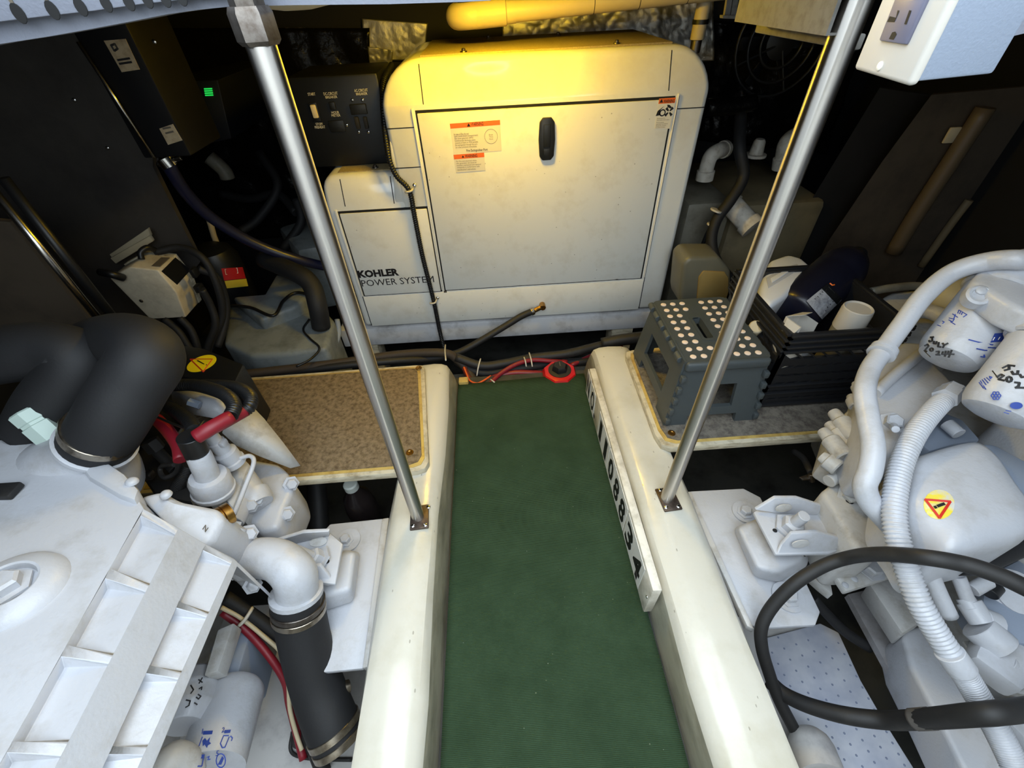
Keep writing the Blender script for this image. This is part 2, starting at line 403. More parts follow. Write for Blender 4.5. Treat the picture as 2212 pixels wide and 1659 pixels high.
# ------------------------------------------------------------------ generator in its sound shield
GY = 1.55
def arcpts(cx, cz, r, a0, a1, n=8):
    return [(cx + r * math.cos(math.radians(a0 + (a1 - a0) * k / n)), cz + r * math.sin(math.radians(a0 + (a1 - a0) * k / n))) for k in range(n + 1)]
def ftext(name, s, o, w, h, m, parent, xd=(1, 0, 0), yd=(0, 0, 1), bold=0.0, **k):
    """text fitted to width w and capital height h"""
    t = text(name, s, (0, 0, 0), (1, 0, 0), (0, 1, 0), 1.0, m, None, bold=bold, depth=.0, **k)
    me = t.data; xs = [v.co.x for v in me.vertices]; ys = [v.co.y for v in me.vertices]
    x0, x1, y0, y1 = min(xs), max(xs), min(ys), max(ys)
    xd = V(xd).normalized(); yd = V(yd); yd = (yd - xd * yd.dot(xd)).normalized(); zd = xd.cross(yd)
    for v in me.vertices: v.co = V(o) + xd * ((v.co.x - x0) / (x1 - x0) * w) + yd * ((v.co.y - y0) / (y1 - y0) * h) + zd * .0004
    return attach(t, parent)
gen = thing('generator', 'white generator sound shield with black latch and orange warning stickers', 'generator', (.05, 1.82, .04))
O = [(-.321, .045), (.685, .045)] + arcpts(.565, .822, .12, 0, 90) + arcpts(-.19, .813, .13, 90, 180)
def lean(o, z0, k=.34):
    for v in o.data.vertices:
        if v.co.z > z0 and v.co.y < GY + .1: v.co.y += (v.co.z - z0) * k
    return o
def subz(poly, ext, m, name, z0):
    o = prism(name, poly, ext, m, gen, bev=.016, seg=3)
    bm = bmesh.new(); bm.from_mesh(o.data)
    bmesh.ops.bisect_plane(bm, geom=bm.verts[:] + bm.edges[:] + bm.faces[:], plane_co=(0, 0, z0), plane_no=(0, 0, 1)); bm.to_mesh(o.data); bm.free()
    return lean(o, z0)
subz([(x, GY, z) for x, z in O], (0, .55, 0), M_gen, 'shell', .832)
O = [(-.58, .045), (-.30, .045), (-.30, .64)] + arcpts(-.535, .595, .045, 90, 180, 5)
subz([(x, GY, z) for x, z in O], (0, .50, 0), M_gen, 'alternator_shell', .545)
# fairing where the low shoulder sweeps up into the tall shell
prism('shoulder_fairing', [(-.345, GY + .002, .53), (-.235, GY + .002, .53), (-.235, GY + .002, .66), (-.318, GY + .002, .74), (-.326, GY + .002, .655)], (0, .40, 0), M_gen, gen, bev=.004)
bx('top_panel', -.19, .565, 1.612, 2.07, .942, .9475, M_gentop, gen, .002)
bx('top_panel', -.525, -.335, 1.605, 2.0, .639, .6435, M_gentop, gen, .002)
for (x, y, z) in ((-.06, 1.63, .9475), (.40, 1.63, .9475), (.27, 1.98, .9475), (-.40, 1.63, .6435), (0.02, 2.0, .9475)):
    s = lathe('screw', (x, y, z), (0, 0, 1), [(.011, 0), (.010, .003), (.006, .004), (.006, .008), (.004, .010)], M_steeld, gen, 12)
def seam(x0, x1, z0, z1, w=.0014):
    if abs(x1 - x0) < abs(z1 - z0): return prism('seam', [(x0 - w, GY - .0006, z0), (x0 + w, GY - .0006, z0), (x1 + w, GY - .0006, z1), (x1 - w, GY - .0006, z1)], (0, .002, 0), M_gap, gen)
    return prism('seam', [(x0, GY - .0006, z0 - w), (x1, GY - .0006, z1 - w), (x1, GY - .0006, z1 + w), (x0, GY - .0006, z0 + w)], (0, .002, 0), M_gap, gen)
lean(seam(-.193, -.193, .834, .930), .832); lean(seam(.556, .556, .834, .930), .832)
seam(-.318, -.232, .775, .775); seam(-.318, -.232, .66, .66); seam(.592, .680, .785, .785)
lean(seam(-.515, -.515, .547, .628), .545); lean(seam(-.345, -.345, .547, .628), .545); seam(.592, .592, .05, .82); seam(-.552, -.552, .05, .19)
def door(name, x0, x1, z0, z1, m, gx0=.005, gx1=.006, gt=.008):
    bx('door_gap', x0 - gx0, x1 + gx1, GY - .0008, GY + .003, z0 - .004, z1 + gt, M_gap, gen)
    return bx(name, x0, x1, GY - .005, GY + .004, z0, z1, m, gen, .0025)
D1 = door('main_door', -.216, .574, .197, .812, M_gend)
D2 = door('side_door', -.541, -.236, .195, .524, M_gend)
bx('lower_panel', -.549, .588, GY - .004, GY + .004, .047, .188, M_gend, gen, .002)
bx('door_lip', -.232, -.2265, GY - .006, GY + .002, .20, .826, M_gen, gen, .0015)
bx('door_lip', .586, .5905, GY - .006, GY + .002, .20, .826, M_gen, gen, .0015)
bx('door_lip', -.555, -.5465, GY - .006, GY + .002, .195, .538, M_gen, gen, .0015)
DY = GY - .0052
# latch
cx, cz = .183, .7225
def lshape(w, h, b): return [(cx - w, cz - h + .012), (cx - w - b, cz), (cx - w, cz + h - .012), (cx - w + .010, cz + h), (cx + w - .010, cz + h), (cx + w, cz + h - .012), (cx + w + b, cz), (cx + w, cz - h + .012), (cx + w - .010, cz - h), (cx - w + .010, cz - h)]
L = prism('latch', [(x, DY - .010, z) for x, z in lshape(.0235, .061, .003)], (0, .012, 0), M_black, gen, bev=.003)
prism('latch_paddle', [(x, DY - .0125, z) for x, z in [(cx - .011, cz - .022), (cx + .011, cz - .022), (cx + .011, cz + .043), (cx - .011, cz + .043)]], (0, .004, 0), M_black, L, bev=.0015)
prism('latch_button', [(x, DY - .0115, z) for x, z in [(cx - .010, cz - .048), (cx + .010, cz - .048), (cx + .010, cz - .026), (cx - .010, cz - .026)]], (0, .003, 0), M_black, L, bev=.001)
def sticker(px4, band, parent, name='warning_sticker', dy=0.0):
    """px4: TL, TR, BR, BL"""
    P = [PY(x, y, DY - .0006 - dy) for x, y in px4]
    st = prism(name, P, (0, .0005, 0), M_paper, parent)
    P2 = [p + V((0, -.0003, 0)) for p in P]
    a = P2[0].lerp(P2[3], band); b = P2[1].lerp(P2[2], band)
    prism('orange_band', [P2[0], P2[1], b, a], (0, .0002, 0), M_oran, st)
    def at(u, v): return (P2[0].lerp(P2[1], u)).lerp(P2[3].lerp(P2[2], u), v) + V((0, -.0003, 0))
    return st, at
def trimark(p, s, parent, m=M_ink):
    prism('triangle_mark', [p + V((-s, 0, -s * .8)), p + V((s, 0, -s * .8)), p + V((0, 0, s))], (0, .0002, 0), m, parent)
st, at = sticker([(971.6, 267.3), (1080, 259), (1083.7, 325.6), (980.5, 334)], .155, gen)
w = (at(1, .5) - at(0, .5)).length
ftext('lettering', 'WARNING', at(.42, .125), w * .245, .0105, M_ink, st, bold=.01); trimark(at(.37, .08), .0055, st)
for i, s in enumerate(['In case of fire do not', 'open sound shield (compartment)', 'Shut down generator (APO)', 'Continuously discharge entire', 'contents of halon or CO2 portable', 'fire extinguisher through the port', '(or other provision) immediately.']):
    ftext('lettering', s, at(.055, .375 + i * .072), w * (.30, .48, .38, .42, .47, .45, .44)[i], .0062, M_inkg, st)
ftext('lettering', 'Fire Extinguisher Port', at(.27, .965), w * .44, .0095, M_ink, st, bold=.01)
c0 = at(.80, .50)
ringplate('break_ring', c0, frame((0, -1, 0), (1, 0, 0)), [(.021 * math.cos(a), .021 * math.sin(a)) for a in [k * math.tau / 32 for k in range(32)]], [(.0202 * math.cos(a), .0202 * math.sin(a)) for a in [k * math.tau / 32 for k in range(32)]], .0003, M_inkg, st)
for i, s in enumerate(['Break', 'Thru', 'Here']): ftext('lettering', s, c0 + V((-.006, 0, .003 - i * .006)), .012, .0042, M_inkg, st)
st, at = sticker([(979.5, 334.5), (1045.7, 329.5), (1048.6, 368), (985, 373)], .25, gen, dy=.0004)
w = (at(1, .5) - at(0, .5)).length
ftext('lettering', 'WARNING', at(.37, .20), w * .40, .0095, M_ink, st, bold=.01); trimark(at(.30, .13), .004, st)
for i, s in enumerate(['For fire and electrical safety,', 'this generator set must be', 'installed, maintained and repaired', 'completely in conformance with', "manufacturer's instructions."]):
    ftext('lettering', s, at(.06, .43 + i * .115), w * (.68, .66, .80, .75, .62)[i], .0058, M_inkg, st)
st, at = sticker([(1424, 213), (1460, 210.5), (1447, 278), (1413, 278)], .17, gen)
w = (at(1, .5) - at(0, .5)).length
ftext('lettering', 'WARNING', at(.28, .15), w * .66, .009, M_ink, st, bold=.01); trimark(at(.16, .08), .0055, st)
# pictograms: belt-and-pulley and fan-with-hand
q = at(.27, .42)
ringplate('pictogram', q + V((.004, 0, -.004)), frame((0, -1, 0), (1, 0, 0)), [(.010 * math.cos(a), .010 * math.sin(a)) for a in [k * math.tau / 16 for k in range(16)]], [(.0065 * math.cos(a), .0065 * math.sin(a)) for a in [k * math.tau / 16 for k in range(16)]], .0002, M_ink, st)
prism('pictogram', [q + V(p) for p in ((-.016, 0, -.012), (-.002, 0, -.010), (-.004, 0, .004), (.006, 0, .014), (-.012, 0, .002))], (0, .0002, 0), M_ink, st)
q = at(.74, .44)
for k in range(4):
    a = math.pi / 4 + k * math.pi / 2; d = V((math.cos(a), 0, math.sin(a))); e = V((-d.z, 0, d.x))
    prism('pictogram', [q + d * .003 + e * .002, q + d * .015 + e * .004, q + d * .015 - e * .004, q + d * .003 - e * .002], (0, .0002, 0), M_ink, st)
prism('pictogram', [at(.55, .21), at(.70, .22), at(.86, .30), at(.80, .34), at(.60, .29)], (0, .0002, 0), M_ink, st)
for i, s in enumerate(['Rotating parts.', 'Can cause severe injury.', 'Do not operate', 'generator set without', 'all guards, screens,', 'or covers in place.']):
    ftext('lettering', s, at(.08, .68 + i * .055 + (.03 if i > 1 else 0)), w * (.5, .78, .46, .72, .64, .60)[i], .0038, M_inkg, st)
a = PY(776, 600.5, DY); b = PY(862, 591.5, DY)
ftext('maker_lettering', 'KOHLER', a + V((0, -.0003, 0)), (b - a).length, .0315, M_ink, gen, bold=.05)
a = PY(783, 619, DY); b = PY(938, 607.5, DY)
ftext('maker_lettering', 'POWER SYSTEM', a + V((0, -.0003, 0)), (b - a).length, .028, M_ink, gen)
for p in ((1332, 603), (962, 630)):
    q = PY(*p, GY - .002); box('door_catch', q, (.012, .006, .006), M_steeld, gen, .001)
# generator bed
gb = thing('generator_bed', 'white painted timber bed carrying the generator', 'base', (.0, 1.8, -.06))
FB = bx('front_beam', -.70, .68, 1.556, 1.63, -.062, .026, M_trimw, gb, .006); bx('rear_beam', -.70, .68, 2.02, 2.09, -.062, .026, M_trimw, gb, .006)
for x in (-.66, .60): bx('cross_beam', x - .04, x + .04, 1.63, 2.02, -.062, .026, M_trimw, gb, .004)
for x in (-.62, .53): bx('foot', x - .035, x + .06, 1.565, 1.66, -.34, -.062, M_trimw, gb, .004)
FB.data.materials[0] = mat('bed_white_paint', (214, 214, 216), .5, var=(150, 146, 142), vscale=10, vlo=.5, vhi=.8)
# ------------------------------------------------------------------ generator control box
cb = thing('control_box', 'black generator control box with white lettering and rocker switch', 'control panel', (-.44, 1.68, .65))
CYY = 1.66
Pq = [PY(640, 160, CYY), PY(835, 150, CYY), PY(845, 340, CYY), PY(685, 345, CYY)]
x0, x1 = PY(655, 250, CYY).x - .02, -.335; z1 = PY(720, 162, CYY).z; z0 = .645
bx('case', x0, x1, CYY, CYY + .26, z0, z1, M_black, cb, .008)
FYc = CYY - .0006
def cpx(px, py): return PY(px, py, FYc)
for s, (px, py, w, hh) in {'START': ((666, 207, 16, 8)), 'DC-CIRCUIT': ((700, 206, 30, 8)), 'BREAKER': ((704, 213, 25, 7)), 'AC-CIRCUIT': ((766, 199, 29, 8)), 'BREAKER ': ((770, 206, 24, 7)), 'HOUR': ((717, 246, 16, 7)), 'METER': ((717, 252.5, 19, 7)), 'STOP/': ((683, 271, 15, 7)), 'PREHEAT': ((681, 278, 22, 7)), 'QUARTZ': ((718, 268.5, 24, 4)), '04680': ((720, 275, 22, 5))}.items():
    a = cpx(px, py); b = cpx(px + w, py - w * .06); c = cpx(px, py - hh)
    ftext('lettering', s.strip(), a, abs(b.x - a.x), abs(c.z - a.z) * .8, M_paper, cb)
def cbox(name, pxa, pxb, m, d=.008, bev=.002):
    a = cpx(*pxa); b = cpx(*pxb)
    return box(name, ((a.x + b.x) / 2, CYY - d / 2, (a.z + b.z) / 2), (abs(b.x - a.x), d, abs(b.z - a.z)), m, cb, bev)
M_rock = mat('rocker_ivory', (226, 208, 168), .4)
cbox('switch_bezel', (665, 222), (695, 262), M_black, .004); rk = cbox('rocker_switch', (670, 226), (690, 254), M_rock, .010, .003)
cbox('breaker_button', (710, 220), (727, 236), M_black, .008); cbox('meter_window', (708, 261), (748, 284), M_black, .004)
cbox('ac_breaker', (755, 225), (795, 245), M_black, .012); cbox('ac_breaker', (765, 252), (780, 277), M_blackm, .010); cbox('ac_breaker', (784, 252), (798, 277), M_blackm, .010)
for p in ((712, 270), (749, 270), (761, 216), (783, 216), (775, 285), (796, 285)): dome('screw', cpx(*p), (0, -1, 0), .005, M_chrome, cb)
# ------------------------------------------------------------------ conduit and drain hose on the generator
def px3(seq): return [PY(x, y, d) for x, y, d in seq]
cl = thing('wiring_conduit', 'thin black corrugated conduit running down the generator front', 'conduit', PY(900, 500, 1.53))
tube('conduit', px3([(846, 140, 1.75), (830, 175, 1.66), (827, 230, 1.60), (838, 330, 1.545), (855, 378, 1.535), (884, 412, 1.530), (896, 470, 1.530), (912, 550, 1.530), (927, 610, 1.530), (938, 655, 1.530), (950, 715, 1.53), (962, 765, 1.50)]), .0092, M_black, cl, n=10, rib=.0014, ribn=150, seg=10)
for p in ((884, 412), (936, 652)):
    q = PY(*p, 1.53)
    tube('clamp', [q + V((-.013, 0, -.004)), q + V((-.008, -.013, 0)), q + V((.008, -.013, .003)), q + V((.014, .004, .006)), q + V((.022, .012, .012))], .0035, M_tie, cl, n=5, seg=8)
    dome('clamp_screw', q + V((.02, .002, .016)), (0, -1, .3), .006, M_chrome, cl)
dh = thing('drain_hose', 'black rubber hose clamped to the fitting low on the generator', 'hose', PY(1157, 668, 1.53))
tube('hose', px3([(1152, 672, 1.515), (1128, 682, 1.50), (1095, 702, 1.47), (1050, 729, 1.43), (1010, 752, 1.40), (980, 765, 1.37), (930, 775, 1.33), (850, 780, 1.28), (760, 788, 1.255), (640, 802, 1.245), (540, 815, 1.24)]), .0135, M_rubd, dh, n=8)
a = PY(1152, 672, 1.515); b = PY(1172, 662, 1.53)
cyl('fitting', a + (a - b).normalized() * -.004, b, .010, M_brass, dh); cyl('elbow', b + V((0, -.012, 0)), b + V((0, .03, 0)), .013, M_brass, dh, seg=8)
lathe('hose_clamp', a - (b - a).normalized() * .01, b - a, [(.0155, 0), (.0155, .011)], M_clamp, dh); dome('clamp_screw', a + V((-.002, -.01, .014)), (0, -.3, 1), .005, M_chrome, dh)
# ------------------------------------------------------------------ handrail posts
M_rust = mat('tarnished_plate', (96, 84, 76), .5, .8, var=(62, 50, 42), vscale=40)
def post(label, x, y, top, lean_x=0.0):
    t = thing('handrail_post', label, 'post', (x, y, .12), 'steel posts standing on the engine beds')
    cyl('tube', (x, y, .124), (x + lean_x, y, top), .0157, M_pole, t, seg=40)
    bp = box('base_plate', (x + .004, y - .002, .1225), (.046, .066, .006), M_rust, t, .002, R=Matrix.Rotation(.08, 3, 'Z'))
    for (dx, dy) in ((-.013, .024), (.02, .024), (-.014, -.026), (.017, -.026)): dome('screw', (x + .004 + dx, y + dy, .1255), (0, 0, 1), .0055, M_chrome, t)
    x += lean_x
    nt_ = lathe('hex_nut', (x, y, top - .004), (0, 0, 1), [(.018, 0), (.0215, .004), (.0215, .026), (.019, .031)], M_steeld, t, 6, x=(1, .25, 0))
    lathe('socket', (x, y, top + .027), (0, 0, 1), [(.0165, 0), (.0165, .12)], M_steeld, t, 6, x=(1, .25, 0))
    return t
post('brushed steel post on the left engine bed, hex nut at its head', -.2415, .583, 1.064, .011)
post('brushed steel post on the right engine bed, beside the step stool', .389, .585, 1.078, .005)
# ------------------------------------------------------------------ side shelves
def shelf(label, outline, carpetm, screws, topz):
    c = sum((V((p[0], p[1], 0)) for p in outline), V((0, 0, 0))) / len(outline)
    t = thing('shelf_board', label, 'shelf', (c.x, c.y, topz - .03))
    O = [V((x, y, topz - .004)) for x, y in [(p[0], p[1]) for p in outline]]
    prism('board', O, (0, 0, -.024), M_trimw, t, bev=.003)
    def inset(d): 
        return [V((p.x + (c.x - p.x) / (abs(c.x - p.x) + 1e-6) * d, p.y + (c.y - p.y) / (abs(c.y - p.y) + 1e-6) * d, p.z)) for p in O]
    prism('resin_edge', [p + V((0, 0, .002)) for p in inset(.012)], (0, 0, -.003), M_gelyel, t, bev=.001)
    prism('carpet', [p + V((0, 0, .005)) for p in inset(.021)], (0, 0, -.005), carpetm, t, bev=.0015)
    for s in screws:
        q = V((s[0], s[1], topz + .001))
        lathe('screw_cup', q, (0, 0, 1), [(.011, 0), (.010, .002), (.006, .002), (.004, .0005)], M_brass, t, 16)
    return t
f = lambda px, py: (PZ(px, py, .138).x, PZ(px, py, .138).y)
a, b = f(918, 787), f(924, 1016)
shelf('tan carpeted shelf board beside the left engine', [(-1.0, .70), (b[0] - .03, b[1]), (b[0] - .008, b[1] + .008), (b[0], b[1] + .03), (a[0], a[1] - .02), (a[0] - .006, a[1] - .004), (a[0] - .03, a[1]), (-1.0, 1.15)], M_tan, [f(905, 797), f(886, 980)], .142)
a, b = f(1348, 757), f(1430, 968)
shelf('grey-tan carpeted shelf board under the step stool and crate', [(1.15, .735), (1.15, 1.2), (a[0] + .03, a[1]), (a[0] + .006, a[1] - .008), (a[0], a[1] - .03), (b[0] - .004, b[1] + .05), (b[0] + .004, b[1] + .012), (b[0] + .03, b[1])], M_tang, [f(1450, 938)], .142)
# ------------------------------------------------------------------ number board
nb = thing('number_board', 'narrow white board with black document number on the right engine bed', 'sign', (.282, .74, .05))
Y0n, Y1n, XN, ZT, ZB = .362, 1.095, .287, .128, .004
NBB = bx('board', XN, .308, Y0n, Y1n, ZB, ZT, M_trimw, nb, .003)
NBB.data.materials[0] = mat('board_white', (222, 216, 202), .5, var=(176, 168, 150), vscale=18)
chars = [('N', 1272, 834), ('O', 1280, 869), ('.', 1283, 900), ('1', 1297, 939), ('1', 1308, 974), ('0', 1320, 1016), ('8', 1332, 1058), ('8', 1344, 1103), ('3', 1361, 1156), ('4', 1377, 1219)]
ys_ = [PX(px, py, XN).y for _, px, py in chars]
M_t = mat('tile_white', (234, 234, 232), .4)
for k, (ch, px, py) in enumerate(chars):
    yc = ys_[k]; hw = min(abs(ys_[k] - ys_[k - 1]) if k else 1, abs(ys_[k + 1] - ys_[k]) if k + 1 < len(chars) else 1) * .5
    if ch == '.': box('full_stop', (XN - .0006, yc, ZB + .024), (.001, .012, .014), M_ink, nb); continue
    if ch in 'NO': hw = .030
    hw = max(hw, .024); tl = bx('number_tile', XN - .0012, XN, yc - hw + .0006, yc + hw - .0006, ZB + .008, ZT - .012, M_t, nb)
    wd_ = hw * (1.45 if ch != '1' else .8)
    ftext('numeral', ch, (XN - .0013, yc + wd_ / 2, ZB + .016), wd_, .082, M_ink, tl, xd=(0, -1, 0), yd=(0, 0, 1), bold=.03)
dome('screw', (XN, .372, .07), (-1, 0, 0), .004, M_chrome, nb)
# ------------------------------------------------------------------ grid panels with holes (stool sides, crate sides)
def gridpanel(name, c4, us, vs_, hole, th, m, parent=None, n=None, bev=0.0, slant=None):
    """c4: bottom-left, bottom-right, top-right, top-left; hole(i,j) -> True leaves the cell open"""
    A, B, C_, D_ = [V(p) for p in c4]; n = V(n) if n is not None else (B - A).cross(D_ - A).normalized()
    bm = bmesh.new(); vd = {}
    def vert(i, j):
        if (i, j) not in vd:
            u, v = us[i], vs_[j]
            if slant: u += slant(i, j)
            vd[(i, j)] = bm.verts.new((A.lerp(B, u)).lerp(D_.lerp(C_, u), v))
        return vd[(i, j)]
    for i in range(len(us) - 1):
        for j in range(len(vs_) - 1):
            if not hole(i, j): bm.faces.new((vert(i, j), vert(i + 1, j), vert(i + 1, j + 1), vert(i, j + 1)))
    geom = bmesh.ops.extrude_face_region(bm, geom=list(bm.faces))
    for g in geom['geom']:
        if isinstance(g, bmesh.types.BMVert): g.co += n * (-th)
    return frombm(name, bm, m, parent, False)
# ------------------------------------------------------------------ step stool
st = thing('step_stool', 'grey folding step stool with pale grip dots on the right shelf', 'stool', (.58, .97, .142))
TX0, TX1, TY0, TY1, TZ = .467, .695, .826, 1.128, .36
BX0, BX1, BY0, BY1, BZ = .446, .716, .808, 1.145, .1425
xm = .566   # fold line / slot centre
def ro(x0, x1, y0, y1, r): return rrect(x0, x1, y0, y1, r, 4)
bm_o = ro(TX0, TX1, TY0, TY1, .02)
sl = (xm - .0125, xm + .0125, .925, 1.025)
# top with a handle slot: frame of cells
gridpanel('top', [(TX0 + .006, TY0 + .006, TZ), (TX1 - .006, TY0 + .006, TZ), (TX1 - .006, TY1 - .006, TZ), (TX0 + .006, TY1 - .006, TZ)],
          [0, (sl[0] - TX0 - .006) / (TX1 - TX0 - .012), (sl[1] - TX0 - .006) / (TX1 - TX0 - .012), 1], [0, (sl[2] - TY0 - .006) / (TY1 - TY0 - .012), (sl[3] - TY0 - .006) / (TY1 - TY0 - .012), 1],
          lambda i, j: i == 1 and j == 1, .022, M_stool, st)
ringplate('top_rim', (0, 0, TZ - .001), Matrix.Identity(3), ro(TX0, TX1, TY0, TY1, .02), ro(TX0 + .008, TX1 - .008, TY0 + .008, TY1 - .008, .012), .028, M_stool, st)
box('front_lip', ((TX0 + TX1) / 2, TY0 + .004, TZ - .014), (TX1 - TX0 - .006, .020, .030), M_stool, st, .009, seg=3)
ringplate('handle_rim', (0, 0, TZ + .0015), Matrix.Identity(3), ro(sl[0] - .008, sl[1] + .008, sl[2] - .010, sl[3] + .010, .008), ro(sl[0], sl[1], sl[2], sl[3], .006), .004, M_stool, st)
d0 = None
for j in range(9):
    for i in range(6):
        x = TX0 + .028 + i * .0285 + (.030 if i > 2 else 0); y = TY0 + .026 + j * .0312
        if i == 2 and 1 < j < 7 and True: continue
        if i == 2 and j in (1, 7): pass
        if d0 is None:
            d0 = lathe('grip_dot', (0, 0, 0), (0, 0, 1), [(.0082, 0), (.0080, .0016), (.0070, .002)], M_dot, None, 16); d0.location = (x, y, TZ); attach(d0, st)
        else:
            c = d0.copy(); COL.objects.link(c); c.location = (x, y, TZ); attach(c, st)
for i in range(6):
    for (x, tag) in ((TX0 - .001, 0), (TX1 + .001, 1)):
        y = TY0 + .03 + i * .048; cyl('hinge_knuckle', (x, y, TZ - .013), (x, y + .030, TZ - .013), .0095, M_stool, st, 12)
us = [0, .16, .22, .30, .70, .78, .84, 1]; vv = [0, .08, .16, .30, .34, .70, .74, 1]
def hole1(i, j): return (2 <= i <= 4 and j <= 1) or (3 <= i <= 3 and 3 <= j <= 4) or (i in (2, 4) and j == 3 and False)
for (y0, y1, nn) in ((BY0, TY0 + .008, (0, -1, 0)), (BY1, TY1 - .008, (0, 1, 0))):
    gridpanel('end_panel', [(BX0 + .008, y0, BZ), (BX1 - .008, y0, BZ), (TX1 - .004, y1, TZ - .024), (TX0 + .004, y1, TZ - .024)], us, vv, hole1, .012, M_stool, st, n=nn)
def hole2(i, j): return (2 <= i <= 4 and j <= 1) or (2 <= i <= 4 and 3 <= j <= 4)
for (x0, x1, nn) in ((BX0, TX0, (-1, 0, 0)), (BX1, TX1, (1, 0, 0))):
    gridpanel('side_panel', [(x0, BY0 + .002, BZ), (x0, BY1 - .002, BZ), (x1, TY1 - .012, TZ - .012), (x1, TY0 + .012, TZ - .012)], us, vv, hole2, .010, M_stool, st, n=nn)
    for k in range(5):
        v = .10 + k * .19; z = BZ + (TZ - .024 - BZ) * v; x = x0 + (x1 - x0) * v; y = BY0 + (TY0 - BY0) * v
        box('hinge_tab', (x + (.006 if nn[0] < 0 else -.006), y - .001, z), (.014, .016, .020), M_stool, st, .003)
# ------------------------------------------------------------------ milk crate and what stands in it
ct = thing('milk_crate', 'black plastic milk crate full of jugs on the right shelf', 'crate', (.90, 1.02, .142))
KX0, KX1, KY0, KY1, KZ0, KZ1 = .738, 1.055, .855, 1.187, .1425, .412
nu = 8; uu = [0]; 
for k in range(nu): uu += [.05 + k * .9 / nu + .012, .05 + (k + 1) * .9 / nu - .012]
uu += [1]; vvv = [0, .12]
for k in range(5): vvv += [.12 + k * .115 + .02, .12 + (k + 1) * .115 - .006]
vvv += [.76, .80, .86, .9, .95, 1]
def chole(i, j): return i % 2 == 1 and j % 2 == 1 and 1 <= j <= 11
def cslant(i, j): return 0 if i in (0, len(uu) - 1) else (((j // 2) % 2) * .055 - .0275 + (.012 if j % 2 else -.012))
for (a, b, nn) in (((KX0, KY0), (KX1, KY0), (0, -1, 0)), ((KX1, KY1), (KX0, KY1), (0, 1, 0)), ((KX0, KY1), (KX0, KY0), (-1, 0, 0)), ((KX1, KY0), (KX1, KY1), (1, 0, 0))):
    gridpanel('side_panel', [(a[0], a[1], KZ0), (b[0], b[1], KZ0), (b[0], b[1], KZ1 - .004), (a[0], a[1], KZ1 - .004)], uu, vvv, chole, .010, M_crate, ct, n=nn, slant=cslant)
    A_ = V((a[0], a[1], 0)); B_ = V((b[0], b[1], 0)); nv = V(nn)
    for z, t in ((KZ1 - .004, .010), (KZ1 - .024, .007), (KZ1 - .042, .007), (KZ1 - .058, .007), (KZ0 + .012, .009), (KZ0 + .09, .004), (KZ0 + .06, .004)):
        c = (A_ + B_) / 2 + V((0, 0, z)) + nv * .001; L_ = (B_ - A_).length
        box('rib', c, ((L_ if abs(nn[1]) else .014), (.014 if abs(nn[1]) else L_), t), M_crate, ct, .002)
bx('bottom', KX0 + .01, KX1 - .01, KY0 + .01, KY1 - .01, KZ0, KZ0 + .008, M_crate, ct)
# contents
def jug(name, label, m, px0, px1, z0, wdt, dep, mcap, handle=True, lab=None):
    pass
